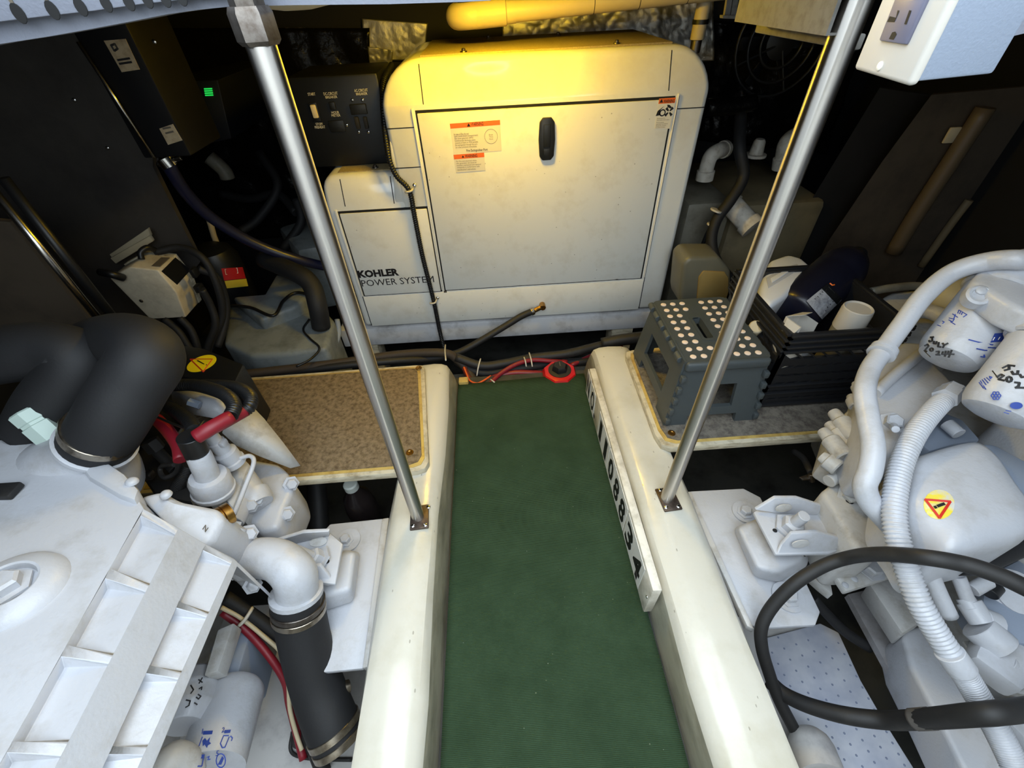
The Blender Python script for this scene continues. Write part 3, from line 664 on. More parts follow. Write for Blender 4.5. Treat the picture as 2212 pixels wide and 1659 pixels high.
# ------------------------------------------------------------------ left engine
EL = V((-.162, .98, -.113)).normalized()
ENL = thing('marine_engine', 'white diesel engine on the left with black elbow hoses and ribbed cover', 'engine', (-.75, .35, -.1))
def online(px, py, A, B):
    """the point of line A-B nearest to the ray through a picture point"""
    d = ray(px, py).normalized(); u = (B - A).normalized(); w0 = CAM - A
    b = d.dot(u); den = 1 - b * b
    return A + u * ((u.dot(w0) - b * d.dot(w0)) / den)
def cover():
    dz = .036
    lines = {}
    for k, (pf, pn, z) in dict(A0=((303, 1113), (27, 1602), .470), A1=((379, 1154), (148, 1605), .452), B0=((438, 1188), (243, 1612), .400), B1=((499, 1218), (317, 1615), .372), E=((507, 1236), (338, 1640), .355)).items():
        lines[k] = (PZ(*pf, z), PZ(*pn, z + dz))
    A = lines['A0']; T0 = A[0]; nT = (A[1] - A[0]).cross(V((1, .0, -.16))).normalized()
    if nT.z < 0: nT = -nT
    vs = []; fs = []
    def add(*ps):
        i0 = len(vs); vs.extend(ps); fs.append(tuple(range(i0, i0 + len(ps))))
    ext = lambda L: L[0] + (L[1] - L[0]) * 1.45       # run on past the lower edge of the picture
    far = {k: v[0] for k, v in lines.items()}; near = {k: ext(v) for k, v in lines.items()}
    farx = {k: far[k] - (near[k] - far[k]) * .03 for k in far}
    # top plane
    top = [PP(px, py, T0, nT) for px, py in [(-330, 1000), (-120, 935), (0, 950), (110, 962), (190, 992), (262, 1040), (298, 1078)]]
    left_near = PP(-330, 1000, T0, nT) + (near['A0'] - far['A0']) * 1.0
    add(*(top + [farx['A0'], near['A0'], left_near]))
    # rows with pockets
    def row(k0, k1, pads, depth):
        L0, L1 = lines[k0], lines[k1]; prev0, prev1 = farx[k0], farx[k1]
        for (tl, tr, br, bl) in pads:
            a = online(*tl, *L0); b = online(*tr, *L1); c = online(*br, *L1); d = online(*bl, *L0)
            a1 = a.lerp(b, .06); d1 = d.lerp(c, .06)
            n_ = (b - a).cross(d - a).normalized(); n_ = n_ if n_.z > 0 else -n_
            al = a1 - n_ * depth + (d - a) * .05; dl = d1 - n_ * depth + (a - d) * .05; bl_ = b + (c - b) * .05; cl_ = c + (b - c) * .05
            add(prev0, prev1, b, a)
            add(al, bl_, cl_, dl); add(a, al, dl, d); add(a, b, bl_, al); add(d, dl, cl_, c)
            add(b, bl_, cl_, c)
            prev0, prev1 = d, c
        add(prev0, prev1, near[k1], near[k0])
    row('A0', 'A1', [((303, 1113), (379, 1154), (318, 1265), (241, 1228)), ((222, 1248), (315, 1278), (248, 1418), (145, 1393)), ((125, 1417), (236, 1433), (148, 1605), (27, 1602)), ((10, 1625), (138, 1632), (50, 1790), (-90, 1800))], .019)
    row('B0', 'B1', [((438, 1188), (499, 1218), (445, 1326), (387, 1299)), ((379, 1312), (441, 1332), (387, 1454), (323, 1437)), ((313, 1454), (387, 1467), (317, 1615), (243, 1612)), ((232, 1629), (310, 1632), (250, 1760), (160, 1770))], .017)
    add(farx['A1'], farx['B0'], near['B0'], near['A1'])
    add(farx['B1'], farx['E'], near['E'], near['B1'])
    dn = V((-.17, 0, -.12))
    add(farx['E'], farx['E'] + dn, near['E'] + dn, near['E'])
    # far end wall
    chain = top + [farx['A0'], farx['A1'], farx['B0'], farx['B1'], farx['E']]
    for p, q in zip(chain, chain[1:]): add(p, q, V((q.x, q.y, q.z - .15)), V((p.x, p.y, p.z - .15)))
    chain = [left_near] + [near[k] for k in ('A0', 'A1', 'B0', 'B1', 'E')]
    for p, q in zip(chain, chain[1:]): add(p, q, V((q.x - .02, q.y + .03, q.z - .15)), V((p.x, p.y + .03, p.z - .15)))
    bm = bmesh.new(); bv = [bm.verts.new(v) for v in vs]
    for f_ in fs: bm.faces.new([bv[i] for i in f_])
    bmesh.ops.remove_doubles(bm, verts=bm.verts, dist=.0008)
    bmesh.ops.dissolve_degenerate(bm, edges=bm.edges, dist=.0005)
    o = frombm('ribbed_cover', bm, M_white, ENL, True)
    md = o.modifiers.new('b', 'BEVEL'); md.width = .0075; md.segments = 3; md.limit_method = 'ANGLE'; md.angle_limit = .30; md.use_clamp_overlap = True
    md2 = o.modifiers.new('w', 'WEIGHTED_NORMAL')
    return T0, nT, lines, far, near
T0, nT, LNS, FARL, NEARL = cover()
def TT(px, py, h=0.0): return PP(px, py, T0 + nT * h, nT)
# block below the cover, hidden mass of the engine
prism('engine_block', [V((-.80, -.55, .32)), V((-1.25, -.55, .32)), V((-1.28, .62, .25)), V((-.84, .52, .25))], (0, 0, -.48), M_whiteg, ENL, bev=.01)
prism('block_shoulder', [V((-.70, -.25, .33)), V((-1.22, -.25, .33)), V((-1.26, .60, .28)), V((-.74, .50, .28))], (0, 0, -.20), M_whiteg, ENL, bev=.01)
# dome boss with a bolt
bc = TT(24, 1278)
lathe('bolt_boss', bc - nT * .004, nT, [(.064, 0), (.060, .010), (.048, .019), (.036, .0225), (.033, .021), (.031, .012)], M_white, ENL, 36)
hexbolt(ENL, bc + nT * .010, nT, .019, M_white, h=.016)
# raised shoulder at the far end of the cover and the flange the hose sits on
fl_c = PZ(212, 952, .50)
ax = (PZ(262, 850, .60) - fl_c).normalized()
lathe('hose_flange', fl_c - ax * .085, ax, [(.100, -.03), (.088, .0), (.074, .025), (.060, .050), (.0575, .070), (.0625, .072), (.0625, .079), (.058, .081)], M_white, ENL, 40)
prism('flange_ear', [TT(px, py, .012) for px, py in [(150, 975), (215, 985), (270, 1022), (300, 1055), (292, 1082), (255, 1068), (190, 1030)]], -nT * .05, M_white, ENL, bev=.008)
dome('bolt', TT(286, 1042, .012), nT, .010, M_white, ENL, .8)
HR = [fl_c - ax * .012, PZ(242, 905, .545), PZ(285, 830, .59), PZ(316, 782, .615), PZ(308, 752, .62), PZ(262, 738, .59), PZ(205, 745, .52), PZ(140, 770, .44)]
eh = tube('elbow_hose', HR, [.0575, .0575, .058, .058, .058, .058, .057, .056], M_rub, ENL, n=8, seg=30)
lathe('clamp_band', fl_c + ax * .018, ax, [(.0586, 0), (.0596, .001), (.0596, .017), (.0586, .018)], M_clamp, ENL, 40)
q = PZ(152, 910, .53); box('clamp_housing', q, (.030, .018, .018), M_clamp, ENL, .003, R=Matrix.Rotation(.4, 3, 'Z')); cyl('clamp_screw', q + V((.01, .0, .006)), q + V((.042, .004, .012)), .0075, M_chrome, ENL, 10)
HL = [PZ(78, 930, .48), PZ(112, 872, .53), PZ(158, 812, .57), PZ(165, 775, .595), PZ(118, 758, .61), PZ(40, 762, .615), PZ(-80, 780, .61)]
tube('elbow_hose', HL, .055, M_rub, ENL, n=8, seg=28)
A_, B_ = PZ(132, 962, .485), PZ(48, 888, .555); L_ = (B_ - A_).length
lathe('square_plug', A_, B_ - A_, [(.024, 0), (.024, L_ * .62), (.021, L_ * .64), (.021, L_ * .70), (.023, L_ * .72), (.023, L_ - .003), (.019, L_)], M_greenp, ENL, 6)
box('corner_inset', TT(4, 1062, .004), (.05, .03, .012), M_rubd, ENL, .003)  # recess darkness is put into the colour of this low block
# right-hand end: outlet housing under the cover's nose
prism('outlet_housing', [PZ(px, py, z) for px, py, z in [(296, 1072, .44), (345, 1060, .44), (385, 1082, .43), (470, 1098, .40), (484, 1122, .39), (462, 1168, .38), (440, 1190, .38), (375, 1150, .42)]], (0, .02, -.12), M_white, ENL, bev=.010, seg=3)
dome('bolt', PZ(360, 1070, .441), (0, 0, 1), .010, M_white, ENL, .9)
a = PZ(458, 1128, .375); b = PZ(498, 1107, .365)
lathe('brass_plug', a, b - a, [(.021, 0), (.021, .018), (.019, .019), (.021, .020), (.021, (b - a).length), (.012, (b - a).length)], M_brass, ENL, 18)
text('lettering', 'N', PZ(437, 1142, .40), (.6, -.5, -.2), (.5, .6, .6), .014, M_inkg, ENL)
# ---- sensor block with two plug sensors
blk = [PZ(px, py, .30) for px, py in [(438, 1078), (487, 1080), (502, 1098), (538, 1002), (520, 985), (505, 1004)]]
prism('sensor_block', blk, (0, .0, -.11), M_whiteg, ENL, bev=.004)
def sensor(base, tip, r, segs, m):
    A_, B_ = V(base), V(tip); L_ = (B_ - A_).length
    return lathe('sensor', A_, B_ - A_, [(r * s, L_ * t) for s, t in segs], m, ENL, 20)
s1 = sensor(PZ(464, 1062, .315), PZ(428, 980, .43), .040, [(1.0, 0), (1.05, .04), (1.05, .10), (.98, .12), (.98, .36), (.86, .44), (.58, .46), (.56, .95), (.5, 1)], M_white)
s2 = sensor(PZ(506, 1000, .325), PZ(452, 938, .42), .024, [(1.1, 0), (1.1, .12), (.95, .14), (1.0, .28), (1.0, .40), (.72, .45), (.72, .75), (.6, .78), (.6, 1)], M_white)
box('plug_clip', PZ(482, 957, .395), (.012, .018, .014), M_white, ENL, .003)
cyl('black_plug', PZ(436, 1000, .40), PZ(408, 942, .475), .022, M_black, ENL)
# ---- red boots, corrugated sleeves
tube('red_boot', [PZ(424, 944, .475), PZ(455, 925, .48), PZ(500, 900, .475)], .0145, M_red, ENL, n=5)
tube('red_boot', [PZ(462, 924, .455), PZ(500, 903, .46), PZ(530, 886, .455)], .0135, M_red, ENL, n=5)
tube('red_boot', [PZ(338, 905, .43), PZ(362, 930, .43), PZ(384, 962, .42), PZ(390, 994, .41)], .0125, M_red, ENL, n=5)
tube('corrugated_sleeve', [PZ(375, 832, .45), PZ(420, 832, .455), PZ(462, 842, .465), PZ(490, 855, .475), PZ(506, 876, .478), PZ(498, 899, .476)], .0145, M_black, ENL, rib=.0018, ribn=48, seg=12)
tube('corrugated_sleeve', [PZ(440, 832, .43), PZ(490, 834, .44), PZ(522, 842, .452), PZ(541, 858, .458), PZ(540, 876, .458), PZ(529, 887, .455)], .0145, M_black, ENL, rib=.0018, ribn=44, seg=12)
tube('corrugated_sleeve', [PZ(345, 868, .41), PZ(380, 888, .43), PZ(408, 910, .445), PZ(420, 932, .46)], .015, M_black, ENL, rib=.0018, ribn=30, seg=12)
tube('corrugated_sleeve', [PZ(376, 1066, .28), PZ(396, 1034, .32), PZ(410, 1000, .36)], .0155, M_rubd, ENL, rib=.002, ribn=22, seg=12)
tube('breather_loop', [PZ(388, 996, .40), PZ(380, 1020, .36), PZ(356, 1032, .35), PZ(346, 1018, .35), PZ(352, 1006, .36), PZ(378, 1004, .38)], .005, M_rubd, ENL, n=6, seg=8)
tube('small_cable', [PZ(338, 900, .45), PZ(380, 918, .45), PZ(420, 928, .47), PZ(442, 908, .47)], .0028, M_black, ENL, n=6, seg=8)
# dark turbo gear in the hollow under the hose
prism('turbo_housing', [PZ(px, py, .30) for px, py in [(300, 960), (400, 930), (440, 1000), (420, 1090), (330, 1070), (290, 1010)]], (0, 0, -.12), M_blackm, ENL, bev=.02)
cyl('turbo_pipe', PZ(330, 965, .36), PZ(378, 1015, .33), .012, M_rubd, ENL); cyl('turbo_union', PZ(322, 952, .38), PZ(340, 972, .355), .018, M_rubd, ENL, 6)
box('turbo_nut', PZ(322, 1026, .33), (.018, .018, .018), M_steeld, ENL, .003)
cyl('drain_cock', PZ(420, 1078, .30), PZ(436, 1074, .30), .016, M_clamp, ENL, 8)
# ---- white sheet guard beside the shelf
ng = PZ(560, 930, .30) - PZ(560, 930, .28)
G = [PZ(490, 905, .37), PZ(538, 872, .345), PZ(570, 905, .315), PZ(610, 955, .27), PZ(649, 1006, .225), PZ(628, 1011, .225), PZ(560, 985, .27), PZ(510, 962, .31), PZ(480, 935, .35)]
cG = sum(G, V()) / len(G)
def fan(name, P, th, m, parent):
    bm = bmesh.new(); c = bm.verts.new(sum(P, V()) / len(P) + V((0, 0, .012))); vs = [bm.verts.new(p) for p in P]
    for i in range(len(vs)): bm.faces.new((c, vs[i], vs[(i + 1) % len(vs)]))
    o = frombm(name, bm, m, parent, True); md = o.modifiers.new('s', 'SOLIDIFY'); md.thickness = th; md.offset = 0; return o
fan('sheet_guard', G, .004, M_whiteg, ENL)
fan('sheet_guard', [PZ(372, 842, .40), PZ(430, 838, .40), PZ(478, 862, .40), PZ(490, 885, .39), PZ(470, 905, .38), PZ(420, 895, .36), PZ(375, 868, .37)], .006, M_white, ENL)
cyl('bracket_bolt', PZ(408, 868, .41), PZ(432, 876, .40), .010, M_boxgrey, ENL, 6)
# ---- sea-water pump under the guard
prism('pump_body', [PZ(px, py, .22) for px, py in [(545, 990), (600, 1000), (622, 1020), (632, 1055), (612, 1100), (600, 1140), (560, 1150), (520, 1120), (505, 1085)]], (0, 0, -.14), M_white, ENL, bev=.014, seg=3)
cyl('pump_neck', PZ(520, 1085, .27), PZ(498, 1128, .27), .026, M_white, ENL); lathe('pump_collar', PZ(548, 1080, .25), PZ(520, 1040, .27) - PZ(548, 1080, .25), [(.034, -.02), (.040, 0), (.040, .012), (.034, .014), (.034, .05)], M_white, ENL)
for p in ((628, 1045, .22), (618, 1110, .2), (553, 1078, .26), (540, 1090, .265)): hexbolt(ENL, PZ(*p), (.6, -.5, .5), .013, M_white, h=.014)
tube('vent_pipe', [PZ(518, 990, .34), PZ(540, 985, .34), PZ(548, 1000, .335), PZ(530, 1050, .32), PZ(505, 1112, .31)], .005, M_white, ENL, n=6, seg=8)
# ---- raw-water elbow and hose
fl = thing('raw_water_elbow', '', '') if False else None
cyl('injector_stub', PZ(478, 1202, .30), PZ(506, 1138, .32), .024, M_white, ENL, 20); cyl('stub_nut', PZ(506, 1140, .32), PZ(511, 1126, .325), .011, M_white, ENL, 6)
prism('elbow_flange', [PZ(px, py, z) for px, py, z in [(527, 1142, .29), (546, 1146, .285), (572, 1180, .25), (560, 1262, .21), (536, 1278, .21), (496, 1240, .23), (497, 1220, .25)]], V((-.35, .2, -.3)).normalized() * .022, M_white, ENL, bev=.006)
for p in ((537, 1152, .288), (513, 1233, .235), (545, 1263, .215)): hexbolt(ENL, PZ(*p), (.55, -.4, .5), .0125, M_white, h=.016)
tube('outlet_elbow', [PZ(528, 1212, .235), PZ(566, 1205, .25), PZ(604, 1212, .25), PZ(634, 1238, .235), PZ(641, 1268, .20), PZ(643, 1290, .17)], [.041, .040, .041, .043, .042, .042], M_white, ENL, n=8, seg=26)
hz = [PZ(640, 1278, .185), PZ(646, 1320, .14), PZ(660, 1390, .075), PZ(685, 1480, .0), PZ(716, 1562, -.05), PZ(735, 1600, -.075)]
a = hz[0]; d = (hz[1] - hz[0]).normalized()
lathe('elbow_lip', a - d * .003, d, [(.047, 0), (.052, .002), (.052, .012)], M_white, ENL, 30)
tube('raw_water_hose', hz, [.051, .0515, .052, .053, .054, .054], M_rub, ENL, n=8, seg=28)
for k, (off, rr) in enumerate(((.028, .0535), (.043, .054))): lathe('hose_clamp', a + d * off, d, [(rr - .001, 0), (rr, .001), (rr, .012), (rr - .001, .013)], M_clamp if k else M_steeld, ENL, 36)
cyl('clamp_screw', PZ(588, 1322, .17), PZ(606, 1330, .17), .008, M_chrome, ENL, 10); cyl('clamp_screw', PZ(690, 1288, .17), PZ(684, 1325, .15), .006, M_steeld, ENL, 8)
d2 = (hz[-1] - hz[-2]).normalized()
for off in (-.035, -.012): lathe('hose_clamp', hz[-1] + d2 * off, d2, [(.0555, 0), (.0565, .001), (.0565, .014), (.0555, .015)], M_clamp, ENL, 36)
cyl('hose_barb', PZ(733, 1490, -.02), PZ(755, 1482, -.03), .014, M_clamp, ENL)
# ---- oil filters low on the block
def filt(a, b, r, name='oil_filter', parent=ENL):
    A_, B_ = V(a), V(b); L_ = (B_ - A_).length
    return lathe(name, A_, B_ - A_, [(r * .55, 0), (r * .85, .004), (r * .97, .014), (r, .03), (r, L_)], M_white, parent, 32)
fa, fb = PZ(512, 1478, .02), PZ(455, 1660, .06)
of = filt(fa, fb, .058)
axf = (fb - fa).normalized(); upf = (V((0, 0, 1)) - axf * axf.z).normalized(); sdf = axf.cross(upf)
def fpos(t, ang, r=.0585): return fa + axf * t + upf * (r * math.cos(ang)) + sdf * (r * math.sin(ang))
def onfilter(px, py, A, axis, r):
    """where the ray meets a filter's barrel"""
    o = CAM - A; d = ray(px, py).normalized(); ax_ = axis.normalized()
    o2 = o - ax_ * o.dot(ax_); d2_ = d - ax_ * d.dot(ax_)
    a_ = d2_.dot(d2_); b_ = 2 * o2.dot(d2_); c_ = o2.dot(o2) - r * r; disc = b_ * b_ - 4 * a_ * c_
    if disc < 0: disc = 0
    return CAM + d * ((-b_ - math.sqrt(disc)) / (2 * a_))
def onf(px, py): return onfilter(px, py, fa, axf, .0585)
from mathutils.bvhtree import BVHTree
def onmesh(o):
    """where a ray through a picture point meets an object"""
    T_ = BVHTree.FromPolygons([v.co.copy() for v in o.data.vertices], [tuple(f_.vertices) for f_ in o.data.polygons])
    def f(px, py):
        d = ray(px, py).normalized(); h = T_.ray_cast(CAM, d)
        return h[0] if h[0] is not None else CAM + d * .9
    return f
def loft(name, outline, zt, zb, h, m, parent, n=6):
    """domed casting: rounded outline rising to a crown"""
    P = [V(p) for p in outline]; Q = spline(P[-1:] + P + P[:2], n)[n:-n - 1]; c = sum(Q, V()) / len(Q)
    rings = [(1.0, zb), (1.0, zt - .045), (.985, zt - .028), (.95, zt - .014), (.89, zt - .004), (.78, zt + h * .35), (.55, zt + h * .75), (.28, zt + h * .95)]
    vs = []; fs = []; k = len(Q)
    for s_, z in rings:
        for q in Q: vs.append(V((c.x + (q.x - c.x) * s_, c.y + (q.y - c.y) * s_, z)))
    for r in range(len(rings) - 1):
        for i in range(k): fs.append((r * k + i, r * k + (i + 1) % k, (r + 1) * k + (i + 1) % k, (r + 1) * k + i))
    vs.append(V((c.x, c.y, zt + h))); t = len(vs) - 1; b0 = (len(rings) - 1) * k
    for i in range(k): fs.append((b0 + i, b0 + (i + 1) % k, t))
    return mesh(name, vs, fs, m, parent, True)
def strokes(name, lines, f_, w, m, parent, dpt=.0006):
    """inked line art: each line a list of picture points laid on the surface f_"""
    bm = bmesh.new()
    for L_ in lines:
        P = [f_(*p) for p in L_]
        for p, q in zip(P, P[1:]):
            n_ = (CAM - p).normalized(); s_ = (q - p).cross(n_)
            if s_.length < 1e-9: continue
            s_ = s_.normalized() * w; e_ = (q - p).normalized() * w * .5; up_ = n_ * dpt
            v = [bm.verts.new(x + up_) for x in (p - e_ - s_, q + e_ - s_, q + e_ + s_, p - e_ + s_)]; bm.faces.new(v)
    return frombm(name, bm, m, parent, False)
def quadfill(name, q4, f_, m, parent, dpt=.0007, n=8):
    """a patch between four picture points, laid in small steps on a curved surface"""
    (a, b, c, d) = q4; vs = []; fs = []
    for j in range(n + 1):
        for i in range(n + 1):
            u, v = i / n, j / n
            x = (a[0] * (1 - u) + b[0] * u) * (1 - v) + (d[0] * (1 - u) + c[0] * u) * v; y = (a[1] * (1 - u) + b[1] * u) * (1 - v) + (d[1] * (1 - u) + c[1] * u) * v
            p = f_(x, y); vs.append(p + (CAM - p).normalized() * dpt)
    for j in range(n):
        for i in range(n): q = j * (n + 1) + i; fs.append((q, q + 1, q + n + 2, q + n + 1))
    return mesh(name, vs, fs, m, parent)
def discfill(name, cx, cy, rx, ry, f_, m, parent, dpt=.0008, n=24, k=5):
    vs = [f_(cx, cy)]; fs = []
    for r in range(1, k + 1):
        for i in range(n): a_ = i * math.tau / n; vs.append(f_(cx + rx * r / k * math.cos(a_), cy + ry * r / k * math.sin(a_)))
    vs = [p + (CAM - p).normalized() * dpt for p in vs]
    for i in range(n): fs.append((0, 1 + i, 1 + (i + 1) % n))
    for r in range(k - 1):
        for i in range(n): a_ = 1 + r * n; fs.append((a_ + i, a_ + (i + 1) % n, a_ + n + (i + 1) % n, a_ + n + i))
    return mesh(name, vs, fs, m, parent)
def fill(name, pts, f_, m, parent, dpt=.0007):
    P = [f_(*p) for p in pts]; P = [p + (CAM - p).normalized() * dpt for p in P]
    return mesh(name, P, [tuple(range(len(P)))], m, parent)
fill('printed_mark', [(439, 1579), (460, 1578), (458, 1586), (438, 1587)], onf, M_inkb, of); fill('printed_mark', [(485, 1577), (499, 1576), (497, 1583), (484, 1584)], onf, M_inkb, of)
fill('printed_mark', [(437, 1600), (443, 1594), (447, 1600), (454, 1592), (452, 1602), (456, 1606), (449, 1610), (447, 1616), (442, 1608), (438, 1612)], onf, M_inkb, of)
strokes('printed_mark', [[(430, 1611), (437, 1592)], [(483, 1589), (494, 1589)], [(483, 1589), (476, 1606), (480, 1615), (486, 1614), (495, 1592)], [(498, 1590), (502, 1594), (500, 1600)], [(422, 1632), (441, 1631), (436, 1655), (416, 1655), (422, 1632)], [(447, 1636), (452, 1634), (449, 1641), (454, 1640)]], onf, .0009, M_inkb, of)
fill('printed_mark', [(423, 1631), (442, 1630), (440, 1638), (421, 1640)], onf, M_inkb, of)
strokes('printed_mark', [[(477 + 10 * math.cos(a), 1643 + 15 * math.sin(a)) for a in [k * math.tau / 14 for k in range(15)]]], onf, .0009, M_inkb, of)
fill('printed_mark', [(480, 1633), (484, 1638), (478, 1652), (470, 1652)], onf, M_inkb, of)
for s, p in (('1', (433, 1586)), ('2', (478, 1583)), ('4', (414, 1640)), ('5', (465, 1634))):
    q = onf(*p); text('printed_numeral', s, q + (CAM - q).normalized() * .0008, -sdf if sdf.x < 0 else sdf, V((0, 1, 0)), .011, M_inkb, of)
ga, gb_ = PZ(432, 1452, .07), PZ(395, 1570, .09)
og = tube('fuel_filter_bowl', [ga, ga.lerp(gb_, .35), ga.lerp(gb_, .7), gb_], [.030, .046, .046, .034], M_white, ENL, n=8, seg=26)
def ong(px, py): return onfilter(px, py, ga, gb_ - ga, .0465)
strokes('hand_lettering', [[(429, 1468), (437, 1474)], [(437, 1464), (430, 1476)], [(430, 1488), (436, 1484), (435, 1490)], [(428, 1500), (434, 1504), (429, 1510), (424, 1506)], [(420, 1518), (426, 1522)], [(412, 1480), (418, 1490), (412, 1498)], [(402, 1512), (411, 1514), (408, 1524), (401, 1528)]], ong, .0011, M_ink, og)
tube('hose_bend', [PZ(352, 1668, .14), PZ(372, 1640, .14), PZ(398, 1648, .12), PZ(408, 1680, .10)], .026, M_whiteg, ENL, n=6)
# side of the block seen past the cover: dark bracket and grey casting
prism('side_casting', [PZ(px, py, .05) for px, py in [(455, 1395), (545, 1352), (510, 1470), (470, 1500), (430, 1480)]], (0, 0, -.15), M_boxgrey, ENL, bev=.006)
prism('rusty_bracket', [PZ(px, py, .12) for px, py in [(470, 1360), (505, 1345), (470, 1450), (440, 1460)]], (0, 0, -.04), M_whiteg, ENL, bev=.003)
# ---- engine feet and mounts on both beds
def mount(label, poly, domep, zt, zp, studp, cornr=None):
    c = sum((PZ(*p, zp) for p in poly), V()) / len(poly)
    t = thing('engine_mount', label, 'engine mount', (c.x, c.y, zp - .02), 'engine mounts on the beds')
    prism('base_plate', [PZ(*p, zp) for p in poly], (0, 0, -.014), M_white, t, bev=.0025)
    return t
# left mount
P_ = [(713, 1132), (827, 1120), (784, 1444), (700, 1452), (640, 1420), (650, 1200)]
ML = mount('white engine mount on the left bed beside the black raw-water hose', P_, None, None, .06, None)
prism('flange_strip', [PZ(px, py, .068) for px, py in [(826, 1120), (840, 1118), (797, 1440), (783, 1443)]], (0, 0, -.02), M_whiteg, ML, bev=.002)
def rubber_block(t, top, bot, zt, zb, m=M_white):
    A_ = [PZ(*p, zt) for p in top]; B_ = [PZ(*p, zb) for p in bot]; n_ = len(A_); vs = A_ + B_
    fs = [tuple(range(n_)), tuple(range(2 * n_ - 1, n_ - 1, -1))] + [(i, (i + 1) % n_, n_ + (i + 1) % n_, n_ + i) for i in range(n_)]
    bm = bmesh.new(); bv = [bm.verts.new(v) for v in vs]
    for f_ in fs: bm.faces.new([bv[i] for i in f_])
    bmesh.ops.recalc_face_normals(bm, faces=bm.faces); bmesh.ops.bevel(bm, geom=list(bm.edges), offset=.012, segments=3, affect='EDGES', profile=.5)
    return frombm('mount_block', bm, m, t, True)
rubber_block(ML, [(742, 1192), (768, 1190), (757, 1275), (690, 1290), (680, 1220)], [(744, 1185), (781, 1194), (766, 1303), (693, 1327), (660, 1240)], .125, .062)
lathe('plate_washer', PZ(752, 1168, .061), (0, 0, 1), [(.032, 0), (.032, .004), (.020, .005)], M_white, ML, 20); hexbolt(ML, PZ(748, 1168, .066), (0, 0, 1), .013, M_white)
prism('bracket_plate', [PZ(px, py, .165) for px, py in [(610, 1165), (655, 1153), (712, 1150), (740, 1174), (724, 1262), (690, 1258), (640, 1230)]], (0, 0, -.010), M_white, ML, bev=.003)
prism('bracket_web', [PZ(560, 1180, .20), PZ(655, 1150, .205), PZ(711, 1148, .20), PZ(711, 1160, .16), PZ(650, 1168, .16), PZ(565, 1195, .16)], (0, .008, 0), M_white, ML, bev=.002)
prism('bracket_web', [PZ(664, 1226, .195), PZ(692, 1223, .195), PZ(714, 1250, .165), PZ(712, 1266, .15), PZ(670, 1262, .15)], (0, .008, 0), M_white, ML, bev=.002)
lathe('slot_rim', PZ(688, 1171, .166), (0, 0, 1), [(.020, 0), (.020, .0015), (.016, .0016)], M_whiteg, ML, 20, scale=(1, .6))
a, b = PZ(690, 1210, .165), PZ(640, 1188, .225); cyl('stud', a, b, .0115, M_white, ML, 14); hexbolt(ML, a, b - a, .021, M_white, 'nut', h=.022)
dome('vent_hole', PZ(707, 1213, .166), (0, 0, 1), .005, M_gap, ML, .2)
# wires under the left engine
def wire(name, label, pts, r, m, cat='cable', group=None, **k):
    P = [PZ(*p) for p in pts]; o = tube(name, P, r, m, None, **k); return setp(o, label, cat, group)
wire('battery_cable', 'black sleeved cable running behind the left raw-water hose', [(486, 1290, .12), (540, 1325, .08), (600, 1370, .03), (640, 1420, -.02), (660, 1500, -.1)], .014, M_rub, n=6)
wire('battery_cable', 'dark red cable curving down beside the left raw-water hose', [(480, 1322, .10), (530, 1360, .06), (580, 1415, .02), (615, 1470, -.03), (625, 1520, -.08), (640, 1580, -.12), (655, 1640, -.15)], .0085, M_red, n=6)
wire('signal_wire', 'tan wire tied along the dark red cable', [(478, 1312, .12), (520, 1335, .09), (570, 1375, .05), (608, 1412, .02), (622, 1470, -.01), (626, 1530, -.05), (640, 1585, -.10), (652, 1620, -.12)], .0045, M_pvct, n=6)
wire('bilge_hose', 'black hose end at the foot of the left raw-water hose', [(640, 1600, -.15), (660, 1590, -.14), (680, 1620, -.15), (700, 1670, -.16)], .016, M_rubd, n=6)
wire('thin_cable', 'thin black cable lying on the left bilge panel', [(632, 1580, -.17), (628, 1620, -.185), (650, 1635, -.185), (700, 1640, -.185), (760, 1641, -.185)], .004, M_rubd, n=6)
tube('cable_tie', [PZ(516, 1352, .09), PZ(528, 1340, .10), PZ(540, 1322, .105), PZ(545, 1313, .10)], .004, M_tie, None, n=4, seg=6)
setp(bpy.data.objects['cable_tie'], 'white cable tie on the sleeved cable by the left engine', 'cable tie')
# warning-labelled black box by the left shelf
wb = thing('terminal_box', 'black box with round yellow warning sticker behind the left elbow hose', 'box', PZ(460, 810, .2))
Bt = [PZ(px, py, .335) for px, py in [(375, 742), (440, 752), (526, 786), (504, 832), (440, 822), (385, 812)]]
prism('case', Bt, (0, 0, -.191), M_black, wb, bev=.006)
def zf(z): return lambda px, py: PZ(px, py, z)
C_ = PZ(436, 785, .3355)
lathe('warning_sticker', C_, (0, 0, 1), [(.038, 0), (.038, .0005)], M_yellow, wb, 32, smooth=False)
strokes('sticker_triangle', [[(411, 776), (459, 776), (439, 803), (411, 776)]], zf(.3362), .0016, M_redline, wb)
fill('sticker_mark', [(424, 779), (428, 778), (442, 786), (440, 787)], zf(.3363), M_ink, wb); dome('sticker_dot', PZ(446, 788, .3362), (0, 0, 1), .002, M_ink, wb, .2)
# left bilge panel
setp(prism('floor', [V((-.33, -.3, -.19)), V((-1.0, -.3, -.19)), V((-1.0, .52, -.19)), V((-.33, .52, -.19))], (0, 0, -.012), M_bilgew), 'stained white bilge panel below the left engine', kind='structure')
